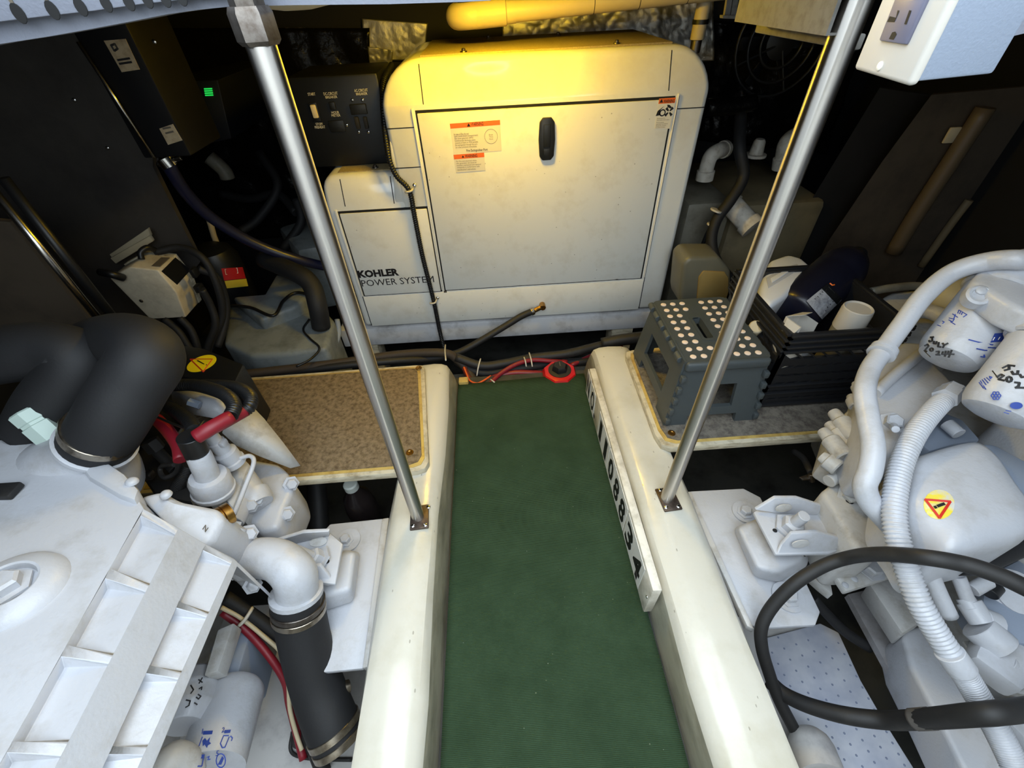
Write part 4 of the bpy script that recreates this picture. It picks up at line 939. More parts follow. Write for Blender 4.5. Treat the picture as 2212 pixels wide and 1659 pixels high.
# ------------------------------------------------------------------ right engine
ENR = thing('marine_engine', 'white diesel engine on the right with two spin-on filters and a warning triangle', 'engine', (.95, .45, -.1))
def sfilter(a, b, r, name='spin_on_filter'):
    A_, B_ = V(a), V(b); L_ = (B_ - A_).length
    return lathe(name, A_, B_ - A_, [(r * .3, .001), (r * .62, .002), (r * .86, .008), (r * .97, .022), (r, .036), (r, L_ - .006), (r * 1.02, L_ - .004), (r * 1.02, L_), (r * .9, L_)], M_white, ENR, 40)
f1a, f1b = PZ(2040, 782, .50), PZ(2156, 638, .60)
f2a, f2b = PZ(2146, 903, .49), PZ(2268, 752, .59)
FR1, FR2 = .0555, .057
F1 = sfilter(f1a, f1b, FR1); F2 = sfilter(f2a, f2b, FR2)
u1 = (f1b - f1a).normalized(); u2 = (f2b - f2a).normalized()
lathe('filter_head', f1b + u1 * .001, u1, [(.058, 0), (.062, .004), (.062, .030), (.050, .045), (.030, .052)], M_white, ENR, 30)
prism('head_casting', [PZ(px, py, .645) for px, py in [(2100, 602), (2128, 566), (2160, 560), (2212, 585), (2260, 600), (2260, 690), (2180, 655)]], (0, 0, -.05), M_white, ENR, bev=.012, seg=3)
cc = PZ(2117, 628, .635); lathe('head_boss', cc - V((0, 0, .02)), (-.35, -.45, .8), [(.020, 0), (.020, .022), (.016, .025), (.012, .024), (.011, .021)], M_white, ENR, 24); dome('boss_plug', cc + V((-.003, -.004, .003)), (-.35, -.45, .8), .009, M_white, ENR)
lathe('filter_head', f2b + u2 * .001, u2, [(.060, 0), (.064, .004), (.064, .05)], M_white, ENR, 30)
def on1(px, py): return onfilter(px, py, f1a, u1, FR1 + .0002)
def on2(px, py): return onfilter(px, py, f2a, u2, FR2 + .0002)
def zz(L_, k=3.95, ox=1960, oy=540): return [[(ox + x / k, oy + y / k) for x, y in l] for l in L_]
def circ(x, y, r, n=10): return [(x + r * math.cos(k * math.tau / n), y + r * math.sin(k * math.tau / n)) for k in range(n + 1)]
strokes('hand_lettering', zz([[(195, 745), (225, 742)], [(212, 744), (212, 775), (188, 784), (186, 770)], [(228, 778), (224, 798), (244, 800), (250, 780)], [(268, 788), (262, 825), (286, 828)], [(300, 795), (314, 812), (346, 796)], [(314, 812), (302, 834)], [(148, 818), (172, 804), (180, 820), (148, 858), (166, 868)], circ(206, 850, 13, 8), [(245, 868), (270, 864), (266, 884), (244, 894), (278, 896)], [(304, 868), (296, 890), (334, 890)], [(328, 862), (320, 908)], [(352, 862), (344, 888), (398, 890)], [(378, 856), (352, 916)]]), on1, .0016, M_ink, F1)
strokes('hand_lettering', zz([[(140, 858), (198, 914)]]), on1, .0007, M_ink, F1)
strokes('printed_mark', zz([[(430, 540), (440, 512)], [(445, 545), (457, 520)], [(462, 552), (470, 528)], [(478, 572), (508, 552)], [(440, 512), (508, 552)], [(355, 580), (400, 590), (385, 612), (352, 596)], [(385, 545), (430, 575)], [(410, 548), (396, 590)], [(368, 612), (408, 636)], [(298, 606), (315, 615), (300, 628)], [(255, 640), (285, 650)]]), on1, .0008, M_inkb, F1)
quadfill('printed_logo', [(1960 + x / 3.95, 540 + y / 3.95) for x, y in [(745, 712), (915, 700), (880, 775), (708, 790)]], on1, M_inkb, F1)
strokes('printed_logo', zz([[(725, 750), (905, 730)], [(715, 772), (890, 752)], [(745, 745), (730, 770)], [(790, 742), (775, 765)], [(835, 738), (825, 760)], [(872, 735), (862, 755)]]), on1, .0006, M_paper, F1, .0012)
strokes('printed_lettering', zz([[(525, 765), (600, 785), (720, 808), (800, 812)], [(592, 842), (660, 856), (760, 858)], [(690, 832), (755, 836)], [(625, 910), (660, 915), (655, 895)]]), on1, .0011, M_inkb, F1)
strokes('hand_lettering', zz([[(815, 1008), (862, 984), (915, 990)], [(868, 985), (868, 1018), (830, 1028)], [(890, 1036), (905, 1060), (940, 1058), (944, 1030)], [(960, 1062), (975, 1086), (1010, 1080)], [(765, 1085), (800, 1062), (822, 1074), (778, 1104), (826, 1114)], circ(868, 1104, 22, 8), [(918, 1130), (956, 1134), (948, 1162), (925, 1175), (1005, 1176)]]), on2, .0018, M_ink, F2)
strokes('hand_lettering', zz([[(725, 1030), (772, 1090)]]), on2, .0008, M_ink, F2)
strokes('printed_mark', zz([[(612, 1128), (650, 1180)], [(622, 1115), (670, 1190)], [(638, 1105), (672, 1150)], [(655, 1095), (690, 1135)], [(675, 1088), (705, 1115)], [(700, 1078), (722, 1085), (708, 1100), (700, 1078)]] + [circ(756 + 28 * math.cos(k), 1243 + 24 * math.sin(k), 14, 6) for k in [0, 1.05, 2.1, 3.14, 4.2, 5.25]] + [circ(756, 1243, 13, 6), [(825, 1385), (865, 1398)], [(840, 1370), (885, 1376)]]), on2, .0007, M_inkb, F2)
discfill('printed_mark', 1960 + 930 / 3.95, 540 + 1328 / 3.95, 55 / 3.95, 30 / 3.95, on2, M_inkb, F2)
# coolant pipe
cp = tube('coolant_pipe', [V((1.22, .62, .42)), V((1.20, .66, .56)), V((1.10, .70, .655)), PZ(2212, 562, .68), PZ(2130, 566, .66), PZ(2055, 590, .63), PZ(1995, 640, .59), PZ(1950, 700, .545), PZ(1912, 752, .51), PZ(1880, 798, .49), PZ(1868, 845, .48), PZ(1876, 905, .465), PZ(1886, 965, .45), PZ(1880, 1015, .43), PZ(1868, 1050, .41), PZ(1880, 1085, .385), PZ(1912, 1122, .36), PZ(1950, 1165, .33), PZ(1985, 1230, .29), PZ(2020, 1310, .24)], .0185, M_white, ENR, n=8, seg=20)
q = PZ(1905, 762, .505); dq = PZ(1880, 798, .49) - PZ(1930, 728, .525)
lathe('pipe_collar', q - dq.normalized() * .006, dq, [(.0195, -.008), (.0245, -.006), (.0245, 0), (.0215, .002), (.0255, .005), (.0255, .011), (.0195, .013)], M_white, ENR, 26)
# corrugated hose
tube('corrugated_hose', [PZ(2066, 846, .44), PZ(2035, 868, .45), PZ(1995, 912, .45), PZ(1965, 960, .44), PZ(1944, 1015, .425), PZ(1932, 1085, .405), PZ(1936, 1150, .385), PZ(1956, 1220, .36), PZ(1985, 1300, .33), PZ(2025, 1370, .30), PZ(2065, 1430, .275)], .0185, M_white, ENR, n=8, seg=16, rib=.0022, ribn=92)
tube('corrugated_hose', [PZ(2062, 1425, .28), PZ(2085, 1460, .26), PZ(2115, 1510, .24), PZ(2150, 1570, .22), PZ(2185, 1640, .20), PZ(2210, 1700, .19)], .0185, M_white, ENR, n=8, seg=16, rib=.0022, ribn=50)
a, b = PZ(2050, 1408, .288), PZ(2078, 1448, .268); cyl('hose_sleeve', a, b, .0205, M_white, ENR)
a, b = PZ(2040, 862, .455), PZ(2072, 826, .45); lathe('hose_nut', a, b - a, [(.022, 0), (.022, .03), (.019, .032), (.019, .05)], M_white, ENR, 6)
# exhaust manifold casting
MAN = [(1905, 770), (1950, 735), (1998, 738), (2030, 790), (2078, 838), (2048, 858), (2010, 900), (1985, 955), (1955, 985), (1900, 980), (1880, 930), (1878, 840)]
prism('manifold_casting', [PZ(px, py, .40) for px, py in MAN], (0, 0, -.16), M_white, ENR, bev=.016, seg=3)
tube('cast_ridge', [PZ(1890, 850, .405), PZ(1930, 812, .41), PZ(1975, 775, .41), PZ(2005, 748, .40)], .012, M_white, ENR, n=5)
tube('cast_ridge', [PZ(1898, 985, .38), PZ(1940, 955, .39), PZ(1990, 905, .40), PZ(2030, 868, .40)], .013, M_white, ENR, n=5)
for p in ((1925, 915, .405), (1907, 982, .37)): hexbolt(ENR, PZ(*p), (-.25, -.35, .9), .016, M_white, h=.018)
cyl('stud', PZ(1930, 920, .42), PZ(1935, 928, .435), .007, M_white, ENR, 10)
# cast finger bosses
for (a, b, r) in (((1800, 890, .30), (1848, 950, .30), .021), ((1790, 915, .285), (1836, 968, .285), .018), ((1777, 930, .29), (1826, 990, .29), .020), ((1774, 985, .27), (1812, 1012, .27), .020), ((1838, 856, .30), (1850, 880, .30), .016), ((1848, 828, .32), (1858, 850, .32), .014)):
    A_, B_ = PZ(*a), PZ(*b); L_ = (B_ - A_).length
    lathe('bolt_boss', A_, B_ - A_, [(r * .6, 0), (r * .66, .004), (r * .72, L_ * .3), (r, L_ * .36), (r, L_ - .003), (r * .85, L_), (r * .5, L_ - .002)], M_whiteg, ENR, 18)
prism('boss_web', [PZ(px, py, .275) for px, py in [(1810, 905), (1860, 860), (1880, 900), (1885, 985), (1830, 1000), (1790, 975)]], (0, 0, -.10), M_whiteg, ENR, bev=.008)
# lower bell housing towards the bracket
prism('bell_housing', [PZ(px, py, .22) for px, py in [(1772, 1062), (1830, 1018), (1870, 1010), (1905, 1060), (1930, 1130), (1920, 1190), (1850, 1190), (1800, 1100)]], (0, 0, -.18), M_whiteg, ENR, bev=.014, seg=3)
tube('housing_rim', [PZ(1790, 1040, .235), PZ(1822, 1022, .24), PZ(1850, 1000, .25)], .014, M_whiteg, ENR, n=5); hexbolt(ENR, PZ(1838, 1070, .225), (-.3, -.4, .8), .019, M_whiteg, h=.02); dome('dowel', PZ(1836, 1082, .222), (-.3, -.4, .8), .008, M_gap, ENR, .3)
prism('linkage_plate', [PZ(px, py, .12) for px, py in [(1727, 1030), (1745, 1024), (1792, 1024), (1780, 1032), (1735, 1036)]], (0, 0, -.006), M_steeld, ENR, bev=.001)
cyl('linkage_pin', PZ(1752, 1024, .13), PZ(1754, 1040, .11), .007, M_steeld, ENR, 10); tube('linkage_rod', [PZ(1752, 1022, .125), PZ(1735, 990, .10), PZ(1715, 975, .08)], .008, M_blackm, ENR, n=4)
# dome cover with the warning triangle
DC = [(1962, 996), (2010, 975), (2075, 958), (2110, 958), (2150, 990), (2190, 1050), (2230, 1110), (2225, 1160), (2140, 1188), (2075, 1210), (2035, 1206), (2005, 1165), (1975, 1128), (1952, 1090), (1954, 1040)]
DCO = loft('domed_cover', [PZ(px, py, .40) for px, py in DC], .42, .27, .012, M_white, ENR)
prism('cover_side', [PZ(px, py, .40) for px, py in [(2110, 958), (2145, 955), (2230, 1000), (2280, 1090), (2225, 1120)]], (0, 0, -.10), M_boxgrey, ENR, bev=.01)
onD = onmesh(DCO)
discfill('warning_sticker', 1940 + 408 / 4.607, 940 + 690 / 4.607, 155 / 4.607, 148 / 4.607, onD, mat('sticker_faded_yellow', (228, 208, 70), .5, var=(206, 204, 196), vscale=22, vlo=.46, vhi=.6), ENR)
zk = lambda L_: [[(1940 + x / 4.607, 940 + y / 4.607) for x, y in l] for l in L_]
strokes('sticker_triangle', zk([[(272, 640), (520, 660), (412, 822), (272, 640)]]), onD, .0018, M_redline, ENR, .003); strokes('sticker_mark', zk([[(395, 705), (460, 682)]]), onD, .0022, M_ink, ENR, .003); strokes('sticker_mark', zk([[(366, 718), (378, 714)]]), onD, .0022, M_ink, ENR, .003)
# things behind the filters: rear castings, tan with old paint
prism('rear_casting', [PZ(px, py, .34) for px, py in [(1905, 640), (1925, 628), (1985, 622), (2040, 640), (2105, 650), (2110, 720), (2040, 745), (1975, 740), (1925, 718)]], (0, 0, -.16), M_whiteg, ENR, bev=.02, seg=3)
tube('rear_rim', [PZ(1880, 630, .36), PZ(1925, 622, .37), PZ(1985, 618, .37), PZ(2045, 632, .37), PZ(2080, 655, .37)], .012, M_tank, ENR, n=6)
ball('rear_pot', PZ(2062, 640, .42), .065, mat('old_cream_paint', (190, 178, 140), .5), ENR, s=(1, 1, .8))
tube('rear_pipe', [PZ(1915, 695, .35), PZ(1945, 682, .37), PZ(2000, 672, .39), PZ(2050, 690, .40)], .020, M_whiteg, ENR, n=5)
# valve gear between filter 2 and the cover
prism('valve_casting', [PZ(px, py, .36) for px, py in [(1990, 960), (2040, 890), (2080, 905), (2120, 950), (2060, 960), (2010, 975)]], (0, 0, -.06), M_boxgrey, ENR, bev=.006)
cyl('valve_stub', PZ(2045, 915, .38), PZ(2072, 938, .38), .013, M_white, ENR, 14)
# block, oil pan, bed side
prism('engine_block', [V((.98, -.5, .26)), V((1.5, -.5, .26)), V((1.5, 1.0, .2)), V((1.15, 1.0, .2)), V((1.0, .5, .24))], (0, 0, -.45), M_whiteg, ENR, bev=.012)
prism('oil_pan', [PZ(px, py, .0) for px, py in [(1949, 1372), (1960, 1358), (1985, 1350), (2012, 1354), (2040, 1385), (2080, 1450), (2125, 1515), (2260, 1720), (2130, 1760), (2013, 1528), (1968, 1445)]], (.02, 0, -.14), M_white, ENR, bev=.014, seg=3)
prism('block_rail', [PZ(px, py, .03) for px, py in [(1875, 1258), (1925, 1245), (1985, 1300), (1990, 1345), (1950, 1370)]], (.02, 0, -.08), M_whiteg, ENR, bev=.006)
prism('front_bracket', [PZ(px, py, .09) for px, py in [(1796, 1230), (1830, 1212), (1935, 1208), (1945, 1240), (1828, 1278)]], (0, 0, -.02), M_whiteg, ENR, bev=.004)
for p in ((1826, 1264, .091), (1846, 1251, .091)): dome('rivet', PZ(*p), (0, 0, 1), .007, M_white, ENR, .4)
hexbolt(ENR, PZ(1882, 1232, .092), (0, 0, 1), .018, M_white, h=.016); hexbolt(ENR, PZ(1910, 1218, .092), (0, 0, 1), .015, M_white, h=.014)
tube('dipstick_tube', [PZ(1960, 1135, .36), PZ(1990, 1190, .34), PZ(2020, 1265, .30), PZ(2050, 1330, .26)], .013, M_white, ENR, n=6)
# sensors and pump low on the right edge
for (a, b, r) in (((2085, 1292, .24), (2100, 1315, .235), .014), ((2092, 1300, .235), (2122, 1345, .225), .019), ((2118, 1338, .225), (2150, 1350, .22), .022), ((2112, 1352, .22), (2165, 1400, .21), .028), ((2070, 1245, .27), (2092, 1300, .24), .011)):
    cyl('sender_unit', PZ(*a), PZ(*b), r, M_white, ENR, 16)
box('sender_body', PZ(2155, 1425, .19), (.09, .07, .05), M_white, ENR, .012, R=Matrix.Rotation(.6, 3, 'Z')); cyl('sender_arm', PZ(2165, 1430, .2), PZ(2212, 1480, .18), .02, M_white, ENR)
prism('tab_plate', [PZ(px, py, .15) for px, py in [(2082, 1385), (2112, 1382), (2130, 1418), (2108, 1428)]], (0, 0, -.006), M_whiteg, ENR, bev=.001)
prism('pump_side', [PZ(px, py, .22) for px, py in [(2130, 1240), (2212, 1200), (2290, 1260), (2290, 1400), (2180, 1390), (2120, 1310)]], (0, 0, -.08), M_boxgrey, ENR, bev=.012)
lathe('pump_boss', PZ(2190, 1285, .222), (-.2, -.3, 1), [(.045, 0), (.045, .006), (.034, .008), (.034, .012), (.022, .014)], M_white, ENR, 24)
cyl('black_clip', PZ(2135, 1282, .245), PZ(2150, 1265, .25), .014, M_black, ENR); cyl('hose_tail', PZ(2100, 1275, .255), PZ(2135, 1255, .265), .012, M_white, ENR)
prism('pan_flange', [PZ(px, py, .0) for px, py in [(2140, 1515), (2212, 1500), (2300, 1560), (2260, 1640), (2180, 1560)]], (0, 0, -.05), M_white, ENR, bev=.006)
# right mount
P_ = [(1491, 1061), (1606, 1055), (1643, 1074), (1651, 1091), (1739, 1253), (1772, 1322), (1762, 1350), (1653, 1356), (1617, 1351)]
MR = mount('white engine mount on the right bed under the looping black cable', P_, None, None, .06, None)
prism('flange_strip', [PZ(px, py, .068) for px, py in [(1480, 1063), (1492, 1061), (1630, 1360), (1614, 1352)]], (0, 0, -.02), M_whiteg, MR, bev=.002)
rubber_block(MR, [(1592, 1138), (1640, 1118), (1735, 1190), (1736, 1206), (1680, 1238), (1636, 1228)], [(1582, 1142), (1638, 1120), (1748, 1196), (1747, 1226), (1682, 1262), (1626, 1248)], .125, .062)
lathe('plate_washer', PZ(1609, 1107, .061), (0, 0, 1), [(.032, 0), (.032, .004), (.020, .005)], M_white, MR, 20); hexbolt(MR, PZ(1609, 1107, .066), (0, 0, 1), .014, M_white)
lathe('plate_washer', PZ(1702, 1290, .061), (0, 0, 1), [(.034, 0), (.034, .004), (.022, .005)], M_white, MR, 20); hexbolt(MR, PZ(1702, 1290, .066), (0, 0, 1), .016, M_white)
prism('bracket_plate', [PZ(px, py, .165) for px, py in [(1628, 1106), (1640, 1096), (1722, 1078), (1806, 1104), (1856, 1150), (1852, 1176), (1790, 1196), (1676, 1198)]], (0, 0, -.010), M_white, MR, bev=.003)
prism('bracket_web', [PZ(1632, 1102, .175), PZ(1675, 1076, .205), PZ(1722, 1076, .205), PZ(1806, 1103, .185), PZ(1808, 1114, .165), PZ(1700, 1112, .165)], (0, .008, 0), M_white, MR, bev=.002)
prism('bracket_web', [PZ(1690, 1178, .175), PZ(1710, 1154, .205), PZ(1765, 1150, .205), PZ(1850, 1172, .175), PZ(1790, 1192, .165), PZ(1680, 1196, .165)], (0, .008, 0), M_white, MR, bev=.002)
for p in ((1692, 1096, .192), (1728, 1173, .186)): lathe('slot_rim', PZ(*p) + V((0, -.001, 0)), (0, -1, 0.25), [(.019, 0), (.019, .002), (.014, .0022)], M_whiteg, MR, 20, scale=(1, .6))
a, b = PZ(1706, 1140, .165), PZ(1738, 1114, .225); cyl('stud', a, b, .0125, M_white, MR, 14); hexbolt(MR, a, b - a, .023, M_white, 'nut', h=.022)
dome('vent_hole', PZ(1674, 1146, .166), (0, 0, 1), .005, M_gap, MR, .2)
tube('bracket_arm', [PZ(1800, 1140, .16), PZ(1850, 1140, .165), PZ(1900, 1150, .17), PZ(1940, 1165, .18)], [.040, .047, .05, .05], M_white, MR, n=6, seg=20)
# cables on the right
wire('battery_cable', 'black cable looping over the right engine mount', [(2420, 1420, .40), (2300, 1315, .43), (2212, 1268, .44), (2150, 1240, .44), (2080, 1218, .435), (1990, 1203, .42), (1900, 1197, .345), (1835, 1204, .26), (1775, 1224, .22), (1715, 1262, .18), (1668, 1310, .13), (1645, 1355, .09), (1646, 1400, .05), (1660, 1450, .0), (1682, 1510, -.06), (1718, 1580, -.12)], .0125, M_rubd, n=8)
wire('battery_cable', 'black cable crossing the white absorbent pad to the right engine', [(1660, 1470, -.06), (1695, 1500, -.05), (1750, 1525, -.02), (1830, 1546, .02), (1920, 1556, .06), (2010, 1552, .16), (2090, 1545, .25), (2150, 1540, .285), (2230, 1530, .27), (2400, 1500, .22)], .0155, M_rubd, n=8)
wire('heater_hose', 'thick black hose under the domed cover of the right engine', [(2062, 1218, .30), (2110, 1215, .30), (2170, 1190, .30), (2230, 1165, .30), (2300, 1140, .29), (2440, 1100, .25)], .020, M_rub, 'hose', n=6)
wire('tie_wrap', 'grey tape wrapped on the black cable crossing the pad', [(1975, 1554, .122), (1995, 1553, .140), (2010, 1552, .155)], .0168, mat('grey_tape', (88, 84, 80), .6), 'tape', n=4)
# right bilge: absorbent pad with dimples, dark trough, stub hose
pad = thing('absorbent_pad', 'white dimpled absorbent pad in the bilge beside the right bed', 'pad', PZ(1780, 1500, -.19))
padP = [PZ(px, py, -.185) for px, py in [(1640, 1400), (1652, 1378), (1772, 1346), (1812, 1366), (1860, 1470), (1912, 1560), (1980, 1668), (2020, 1740), (1780, 1740), (1700, 1560)]]
prism('pad', padP, (0, 0, -.012), M_pad, pad, bev=.003)
d0 = None
for i in range(-2, 16):
    for j in range(-2, 16):
        px, py = 1668 + i * 26 + j * 13, 1410 + j * 24 - i * 9
        if py > 1658 or not (1655 + (py - 1400) * .36 < px < 1805 + (py - 1375) * .60) or py < 1375: continue
        q = PZ(px, py, -.1846)
        if d0 is None: d0 = lathe('dimple', (0, 0, 0), (0, 0, 1), [(.0026, 0), (.002, .0006)], mat('dimple_grey', (120, 128, 150), .9), None, 8); d0.location = q; attach(d0, pad)
        else:
            c = d0.copy(); COL.objects.link(c); c.location = q; attach(c, pad)
st_ = thing('hose_stub', 'grey open pipe end at the foot of the right bed', 'pipe', PZ(1765, 1640, -.18))
A_, B_ = PZ(1742, 1585, -.13), PZ(1778, 1680, -.10); L_ = (B_ - A_).length
lathe('pipe', A_, B_ - A_, [(.030, 0), (.040, .012), (.044, .03), (.044, L_), (.036, L_), (.034, L_ - .03)], M_bilgew, st_, 24)
bx('tray', .50, .76, -.25, .40, -.215, -.198, M_bilgew, None); setp(bpy.data.objects['tray'], 'pale tray lining the bilge under the absorbent pad', 'tray')
setp(prism('bed_rail', [PZ(px, py, -.10) for px, py in [(1832, 1284), (1890, 1270), (2010, 1480), (2120, 1690), (2062, 1700), (1972, 1540)]], (0, 0, -.02), mat('rail_grey_paint', (150, 148, 150), .5, var=(120, 116, 114), vscale=12)), 'grey sloping bed rail under the right engine', 'rail')

wire('bilge_hose', 'thin black hose lying in the dark gap beside the right mount plate', [(1755, 1290, -.05), (1790, 1330, -.09), (1830, 1368, -.12), (1880, 1400, -.14)], .012, M_rub, 'hose', n=5)
prism('block_foot', [PZ(px, py, .0) for px, py in [(1752, 1245), (1790, 1230), (1800, 1285), (1778, 1268)]], (0, 0, -.03), M_whiteg, ENR, bev=.003)

prism('rocker_cover', [V((1.09, -.5, .50)), V((1.5, -.5, .50)), V((1.5, .66, .46)), V((1.12, .62, .46))], (0, 0, -.32), M_white, ENR, bev=.03, seg=3)
tube('head_bracket', [f1b + u1 * .04, f1b + u1 * .08 + V((.03, 0, -.02)), V((1.20, .60, .42))], .03, M_white, ENR, n=6)
tube('head_bracket', [f2b + u2 * .04, f2b + u2 * .07 + V((.03, 0, -.03)), V((1.18, .42, .44))], .035, M_white, ENR, n=6)
prism('side_cowl', [V((.93, -.45, .20)), V((1.15, -.45, .24)), V((1.15, .40, .24)), V((1.02, .40, .20))], (0, 0, -.25), M_whiteg, ENR, bev=.02)
# ------------------------------------------------------------------ battery switch, cables behind the walkway
sw = thing('battery_switch', 'red round battery switch with black knob at the end of the carpet', 'switch', (.21, 1.245, -.06))
sc = PZ(1209, 799, .02)
lathe('body', sc - V((0, 0, .055)), (0, 0, 1), [(.062, 0), (.068, .01), (.068, .035), (.060, .050), (.046, .054)], M_redsw, sw, 8, x=(1, .4, 0))
lathe('dial_ring', sc - V((0, 0, .002)), (0, 0, 1), [(.043, 0), (.043, .004), (.037, .006)], M_rubd, sw, 28)
lathe('knob', sc + V((0, 0, .003)), (0, 0, 1), [(.031, 0), (.029, .016), (.024, .022)], M_black, sw, 6, x=(1, .2, 0))
box('knob_mark', sc + V((0, .004, .0258)), (.003, .022, .001), M_inkg, sw)
setp(bx('floor', -.32, .46, 1.215, 1.33, -.10, -.066, mat('sump_grime', (96, 92, 82), .7, var=(28, 25, 22), vscale=14)), 'grimy sole behind the carpet end', kind='structure')
wire('battery_cable', 'thick red battery cable feeding the red switch', [(1030, 842, -.02), (1062, 818, -.02), (1105, 806, -.015), (1150, 806, -.02), (1185, 808, -.03)], .0115, M_red, n=7)
wire('battery_cable', 'red battery cable arching over to the back of the red switch', [(1050, 838, -.01), (1080, 808, .0), (1115, 787, .01), (1150, 778, .01), (1190, 780, 0), (1225, 782, -.01)], .0085, M_red, n=7)
wire('battery_cable', 'straight red battery cable along the carpet end', [(1070, 832, -.03), (1120, 826, -.035), (1190, 820, -.04), (1230, 818, -.05)], .006, M_red, n=5)
wire('battery_cable', 'red battery cable dropping behind the left bed end', [(1003, 795, .0), (1012, 815, -.02), (1028, 828, -.03), (1060, 834, -.035)], .010, mat('rust_cable', (110, 40, 30), .6), n=6)
wire('signal_wire', 'orange wire looped at the left end of the carpet', [(1002, 793, .01), (1008, 808, .0), (1015, 822, .0), (1030, 828, 0), (1045, 822, .0), (1060, 812, -.01)], .0035, M_orange, n=6, seg=8)
wire('cable_bundle', 'upper black cable bundle sagging under the generator bed', [(985, 772, .03), (1040, 790, .0), (1090, 785, .0), (1150, 773, .0), (1220, 765, .01), (1290, 748, .02), (1340, 738, .03), (1420, 730, .03)], .017, M_rubd, 'cable bundle', n=7)
wire('cable_bundle', 'lower black cable bundle behind the battery switch', [(985, 780, .0), (1020, 800, -.02), (1060, 806, -.03), (1130, 795, -.02), (1200, 785, -.03), (1270, 780, -.03), (1310, 770, -.03)], .016, M_rub, 'cable bundle', n=7)
wire('cable_bundle', 'brown-black cable bundle running behind the left shelf', [(500, 812, .10), (600, 800, .09), (720, 786, .08), (860, 766, .06), (955, 762, .05), (985, 775, .02), (1010, 800, -.02), (1025, 825, -.04)], .016, mat('brown_loom', (58, 48, 38), .7), 'cable bundle', n=7)
wire('cable_bundle', 'taped black loom entering behind the right bed', [(1300, 742, .04), (1340, 734, .06), (1390, 728, .07), (1450, 722, .07)], .022, M_rubd, 'cable bundle', n=5)
wire('red_cable', 'dark red cable passing behind the right bed end', [(1232, 790, -.03), (1270, 772, -.02), (1300, 760, -.01), (1345, 750, .0)], .009, M_red, n=5)
def tie(label, p, q, z0, z1):
    A_, B_ = PZ(*p, z0), PZ(*q, z1); m_ = (A_ + B_) / 2 + V((0, -.01, .012))
    return setp(tube('cable_tie', [A_, m_, B_], .0028, M_tie, None, n=5, seg=6), label, 'cable tie')
tie('white tie on the lower black bundle near the left bed end', (1030, 812), (1038, 775), -.02, .02)
tie('white tie round the arching red cable', (1137, 792), (1132, 772), .01, .02); tie('white tie beside the arching red cable tie', (1150, 792), (1143, 762), .01, .02)
tie('white tie low on the thick red cables by the carpet', (1060, 820), (1074, 832), .0, -.01); tie('grey tie at the head of the left bed', (962, 745), (963, 778), .04, .125)
setp(box('wood_block', PZ(1002, 826, .005), (.035, .03, .03), M_gelyel, None, .003), 'small cream block at the left corner of the carpet end', 'block')
# ------------------------------------------------------------------ crate contents
def bottle(name, label, a, b, prof, m, cat, mcap=None, capn=0.0, scale=(1, 1), x=None, seg=28):
    A_, B_ = V(a), V(b); L_ = (B_ - A_).length
    t = thing(name, label, cat, A_)
    lathe('body', A_, B_ - A_, [(r, L_ * h) for r, h in prof], m, t, seg, x=x, scale=scale, smooth=True)
    return t, A_, B_, (B_ - A_).normalized()
# dark blue jug lying tilted against the crate's far rim
Ja, Jb = PZ(1706, 680, .33), PZ(1846, 556, .41)
t, A_, B_, u_ = bottle('antifreeze_jug', 'dark blue plastic jug with silver label leaning in the crate', Ja, Jb, [(.056, 0), (.070, .03), (.073, .10), (.073, .60), (.070, .64), (.073, .68), (.070, .80), (.055, .92), (.030, .98), (.022, 1.0)], M_jugb, 'jug', scale=(1, 1))
JU = (PZ(1842, 560, .42) - Ja).normalized(); lathe('cap', Jb, JU, [(.024, 0), (.024, .025), (.020, .028)], M_black, t, 20)
def onJ(px, py): return onfilter(px, py, Ja, JU, .073)
lb = quadfill('label', [(1742, 650), (1787, 614), (1818, 648), (1776, 690)], onJ, mat('label_silver', (170, 172, 178), .45, var=(110, 112, 120), vscale=60), t, .004)
quadfill('label_band', [(1775, 623), (1788, 612), (1819, 646), (1808, 658)], onJ, M_black, t, .005)
q0 = onJ(1786, 622); strokes('label_lettering', [[(1790, 620), (1796, 626)], [(1797, 627), (1803, 633)], [(1786, 624), (1783, 630), (1789, 633)], [(1776, 630), (1800, 652)], [(1771, 634), (1794, 658)], [(1766, 640), (1788, 664)], [(1760, 645), (1784, 672)]], onJ, .0009, M_ink, t, .0055)
strokes('label_lettering', [[(1793, 612), (1798, 616), (1803, 615)]], onJ, .0016, M_oran, t, .006)
# white jug with moulded grip
wj = thing('oil_jug', 'white plastic jug with moulded grip behind the blue jug', 'jug', PZ(1690, 620, .2))
Q = [(1640, 640), (1650, 600), (1665, 560), (1702, 547), (1735, 556), (1757, 575), (1735, 605), (1700, 640), (1665, 662)]
prism('body', [PZ(px, py, .40) for px, py in Q], (-.01, .03, -.16), M_jugw, wj, bev=.018, seg=4, smooth=True)
prism('grip_recess_shade', [PZ(px, py, .4012) for px, py in [(1655, 600), (1690, 578), (1722, 570), (1730, 578), (1700, 598), (1660, 622)]], (0, 0, -.002), mat('jug_shadow_plastic', (188, 190, 196), .45), wj, bev=.001)  # flat patch in a darker tone paints the shade of the grip hollow
prism('grip_bar', [PZ(px, py, .404) for px, py in [(1665, 600), (1700, 580), (1715, 578), (1690, 596), (1668, 610)]], (0, 0, -.004), M_jugw, wj, bev=.002)
